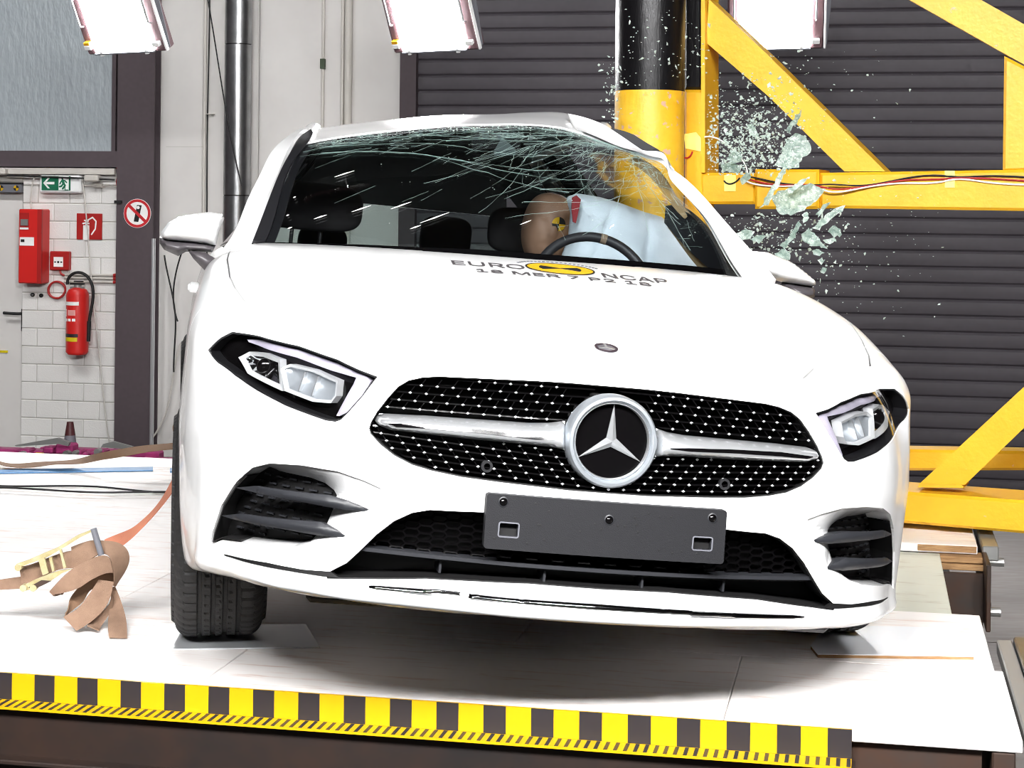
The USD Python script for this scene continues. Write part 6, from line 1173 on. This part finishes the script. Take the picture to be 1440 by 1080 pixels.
# ------------------------------------------------------------------ bursting side window glass
SH = [  # outline points in metres in the plane of the burst, distance, look
 ([(0.9140, 5.9500, 1.3682), (0.9423, 5.9500, 1.3946), (0.9757, 5.9500, 1.3879), (0.9999, 5.9500, 1.3453), (0.9906, 5.9500, 1.3237), (0.9693, 5.9500, 1.3116), (0.9507, 5.9500, 1.2757), (0.9030, 5.9500, 1.2776), (0.8744, 5.9500, 1.2868), (0.9025, 5.9500, 1.3276)], "broad ragged pane fragment beneath the yellow diagonal brace"),
 ([(0.8511, 5.8000, 1.1811), (0.8810, 5.8000, 1.1999), (0.9227, 5.8000, 1.2143), (0.9736, 5.8000, 1.2241), (1.0225, 5.8000, 1.2061), (0.9928, 5.8000, 1.1663), (0.9467, 5.8000, 1.1334), (0.9097, 5.8000, 1.1190), (0.8726, 5.8000, 1.1233), (0.8584, 5.8000, 1.1487)], "largest ragged pane fragment flying across the yellow cross beam"),
 ([(0.8028, 5.7500, 1.1412), (0.8682, 5.7500, 1.2638), (0.8929, 5.7500, 1.3147), (0.9022, 5.7500, 1.3102), (0.8731, 5.7500, 1.2362), (0.8279, 5.7500, 1.1530)], "long upright needle of glass crossing the beam sleeve"),
 ([(0.9652, 5.7000, 1.0769), (0.9990, 5.7000, 1.1160), (1.0397, 5.7000, 1.1438), (1.0670, 5.7000, 1.1555), (1.0604, 5.7000, 1.1326), (1.0219, 5.7000, 1.1048), (0.9857, 5.7000, 1.0771)], "long pointed sliver slanting below the cross beam"),
 ([(0.9266, 5.7000, 1.0582), (0.9515, 5.7000, 1.0790), (0.9768, 5.7000, 1.0565), (0.9999, 5.7000, 1.0293), (1.0137, 5.7000, 1.0158), (0.9772, 5.7000, 1.0200), (0.9406, 5.7000, 1.0333)], "pointed triangular glass fragment under the cross beam"),
 ([(1.0154, 5.7000, 1.0705), (1.0312, 5.7000, 1.0867), (1.0564, 5.7000, 1.0778), (1.0634, 5.7000, 1.0597), (1.0361, 5.7000, 1.0502)], "small chunky glass fragment furthest right below the beam"),
 ([(0.9059, 5.9000, 1.4017), (0.9338, 5.9000, 1.4444), (0.9595, 5.9000, 1.4730), (0.9457, 5.9000, 1.4328), (0.9178, 5.9000, 1.3947)], "thin splinter flying in front of the diagonal brace"),
 ([(0.8023, 6.1000, 1.4261), (0.8266, 6.1000, 1.4313), (0.8441, 6.1000, 1.3949), (0.8467, 6.1000, 1.3729), (0.8197, 6.1000, 1.3922)], "curved glass fragment high in the burst beside the post"),
 ([(0.7183, 6.0000, 1.3103), (0.7468, 6.0000, 1.3322), (0.7781, 6.0000, 1.3254), (0.7712, 6.0000, 1.2965), (0.7425, 6.0000, 1.2914)], "flat pale fragment just above the cross beam"),
 ([(0.6993, 6.0000, 1.2861), (0.7424, 6.0000, 1.2986), (0.7762, 6.0000, 1.2773), (0.7668, 6.0000, 1.2604), (0.7140, 6.0000, 1.2647)], "flat pale fragment resting on the edge of the cross beam"),
 ([(0.7478, 5.8500, 1.2388), (0.7710, 5.8500, 1.2577), (0.7875, 5.8500, 1.2485), (0.7714, 5.8500, 1.2226), (0.7527, 5.8500, 1.2177)], "small pale fragment in front of the wires near the sleeve"),
 ([(0.8918, 5.7500, 1.1996), (0.9306, 5.7500, 1.2323), (0.9649, 5.7500, 1.2487), (0.9377, 5.7500, 1.2185), (0.9057, 5.7500, 1.1906)], "thin upper splinter above the largest fragment on the beam"),
 ([(0.8511, 5.6500, 1.0221), (0.8779, 5.6500, 1.0517), (0.9135, 5.6500, 1.0996), (0.9204, 5.6500, 1.0906), (0.8960, 5.6500, 1.0452), (0.8670, 5.6500, 1.0110)], "narrow splinter hanging above the right door mirror"),
 ([(0.8304, 5.6000, 0.9961), (0.8526, 5.6000, 1.0143), (0.8796, 5.6000, 1.0011), (0.8753, 5.6000, 0.9832), (0.8485, 5.6000, 0.9784)], "flat fragment just above the right door mirror"),
 ([(0.9305, 5.7000, 1.1221), (0.9441, 5.7000, 1.1336), (0.9534, 5.7000, 1.1087), (0.9353, 5.7000, 1.0971)], "small upright fragment between the two splinters under the beam"),
 ([(0.9738, 5.7000, 1.1226), (0.9986, 5.7000, 1.1547), (1.0213, 5.7000, 1.1641), (1.0078, 5.7000, 1.1389), (0.9853, 5.7000, 1.1181)], "short slanting splinter at the lower edge of the beam"),
 ([(1.0020, 5.7000, 1.0408), (1.0316, 5.7000, 1.0502), (1.0408, 5.7000, 1.0412), (1.0181, 5.7000, 1.0318)], "flat narrow fragment right of the triangular fragment"),
 ([(0.9574, 5.6500, 1.0096), (0.9777, 5.6500, 1.0144), (0.9959, 5.6500, 1.0033), (0.9824, 5.6500, 0.9941), (0.9643, 5.6500, 0.9984)], "small flat fragment below the triangular fragment"),
 ([(0.9650, 5.6000, 0.9774), (0.9783, 5.6000, 0.9887), (0.9874, 5.6000, 0.9799), (0.9741, 5.6000, 0.9640)], "oval fragment right above the mirror's tip"),
 ([(0.9987, 5.6000, 0.9665), (1.0187, 5.6000, 0.9802), (1.0233, 5.6000, 0.9713), (1.0055, 5.6000, 0.9599)], "oval fragment furthest right above the mirror"),
 ([(0.9656, 5.5500, 0.9412), (0.9721, 5.5500, 0.9590), (0.9832, 5.5500, 0.9569), (0.9768, 5.5500, 0.9391)], "upright oval fragment beside the mirror's tip"),
 ([(1.0677, 5.7000, 1.0825), (1.0767, 5.7000, 1.0963), (1.0836, 5.7000, 1.0918), (1.0746, 5.7000, 1.0803)], "little sliver alone to the right of the chunky fragment"),
 ([(0.7191, 5.7000, 1.0560), (0.7486, 5.7000, 1.0746), (0.7760, 5.7000, 1.0658), (0.7649, 5.7000, 1.0451), (0.7353, 5.7000, 1.0380)], "pale fragment below the beam left of the sleeve"),
 ([(0.7582, 5.6500, 1.0437), (0.7829, 5.6500, 1.0575), (0.8101, 5.6500, 1.0533), (0.7877, 5.6500, 1.0305)], "pale fragment below the beam under the sleeve"),
]
for i, (pts, lab) in enumerate(SH):
    P = np.array(pts); P[:, 1] += np.linspace(-.02, .03, len(P)) * (1 if i % 2 else -1)
    Q = Polygon(P[:, [0, 2]]).buffer(0); c3 = P.mean(0); bb = Q.segmentize(.012); co = np.array(bb.exterior.coords)[:-1]; co = co + rng.normal(0, .0022, co.shape); Q = Polygon(co).buffer(0)
    if Q.geom_type != "Polygon": Q = max(Q.geoms, key=lambda g: g.area)
    tl2 = rng.uniform(-.4, .4); pl_ = lambda q, c3=c3, tl2=tl2: np.c_[q[:, 0], c3[1] + (q[:, 0] - c3[0]) * tl2 + .004 * meshkit.noise(np.c_[q * 60, np.full(len(q), i)]), q[:, 1]]
    m = relief(Q, D0, 0., .004, .012, base=pl_); m.apply_translation(-c3)
    t = thing("glass_fragment", lab, "glass fragment", loc=c3, group="pane fragments of the burst side window"); part(t, "shard", m, shard_glass, False)
# the tiny cubes of tempered glass
protos = []
UsdGeom.Scope.Define(stage, "/World/Looks")
cls = []
def burst(n):
    """glass cloud around the struck window (x, y, z, radius), thinning outwards"""
    out = []
    while len(out) < n:
        k = rng.random(); y = rng.uniform(5.5, 6.3)
        if k < .62: x, z = rng.normal(.767, .094), rng.normal(1.364, .09); ok = .644 < x < .968 and 1.25 < z < 1.60          # dense, above the beam and beside the post
        elif k < .80: x, z = rng.normal(.838, .106), rng.normal(1.045, .061); ok = .69 < x < 1.156 and .927 < z < 1.135 and x > .66 + (1.116 - z) * .9   # under the beam, over the mirror
        elif k < .85: x, z = rng.normal(.335, .022), rng.normal(1.505, .078); y = rng.uniform(6.0, 6.3); ok = .23 < x < .358 and 1.39 < z < 1.76   # left of the pole
        elif k < .89: x, z = rng.uniform(.362, .65), rng.normal(1.66, .08); y = rng.uniform(6.0, 6.3); ok = 1.54 < z < 1.85         # in front of the pole
        elif k < .95: x, z = rng.exponential(.165) + 1.015, rng.normal(.974, .13); ok = x < 1.44 and .715 < z < 1.258 and x > .968 + max(0, .88 - z) * .9
        else: x, z = rng.exponential(.142) + .85, rng.normal(1.54, .118); ok = x < 1.345 and 1.27 < z < 1.68
        if ok: out.append((x * y / 5.9, y, 1.142 + (z - 1.142) * y / 5.9, min(.0085, .0020 + rng.exponential(.0022)) * (.75 if x > 1.06 else 1)))
    return np.array(out)
GPOS = burst(2100)
order = np.argsort(-GPOS[:, 3])
PR_ = [chip(1.0, (0, 0, 0)) for _ in range(6)]
pid = []
for i, m in enumerate(PR_):
    cp_ = UsdGeom.Xform.Define(stage, f"/World/Looks/granule_shape_{i}") if 0 else stage.CreateClassPrim(f"/_granule_{i}")
    g = usdkit.mesh(stage, f"/_granule_{i}/shard", m, granule_glass, smooth=False); pid.append(f"/_granule_{i}")
for n, k in enumerate(order[:300 - len(SH)]):
    x, y, z, r = GPOS[k]; p = path_for("/World", "glass_granule"); xf = UsdGeom.Xform.Define(stage, p)
    xf.AddTranslateOp().Set(Gf.Vec3d(float(x), float(y), float(z))); xf.AddRotateXYZOp().Set(Gf.Vec3f(*[float(a) for a in rng.uniform(0, 360, 3)])); xf.AddScaleOp().Set(Gf.Vec3f(float(r), float(r) * .8, float(r) * .9))
    xf.GetPrim().GetReferences().AddInternalReference(pid[n % 6]); xf.GetPrim().SetInstanceable(True)
    lab = "tiny cube of tempered glass flying over the pole's black section" if 864 < 720 + 2500 * x / y < 992 and z > 1.3 else ("tiny cube of tempered glass flying left of the pole" if 720 + 2500 * x / y <= 864 else ("tiny cube of tempered glass in the dense burst above the cross beam" if z > 1.21 else "tiny cube of tempered glass flying below the cross beam beside the right mirror"))
    data(xf.GetPrim(), lab, "glass granule", lab.replace("tiny cube of tempered glass", "glass granules"))
rest_ = []
for k in order[300 - len(SH):]:
    x, y, z, r = GPOS[k]; rest_.append(chip(r * .8, (x, y, z)))
solo("glass_spray", cat_(rest_), granule_glass, "fine spray of tiny glass bits all through the burst beside the pole", "glass spray", kind="stuff", smooth=False)
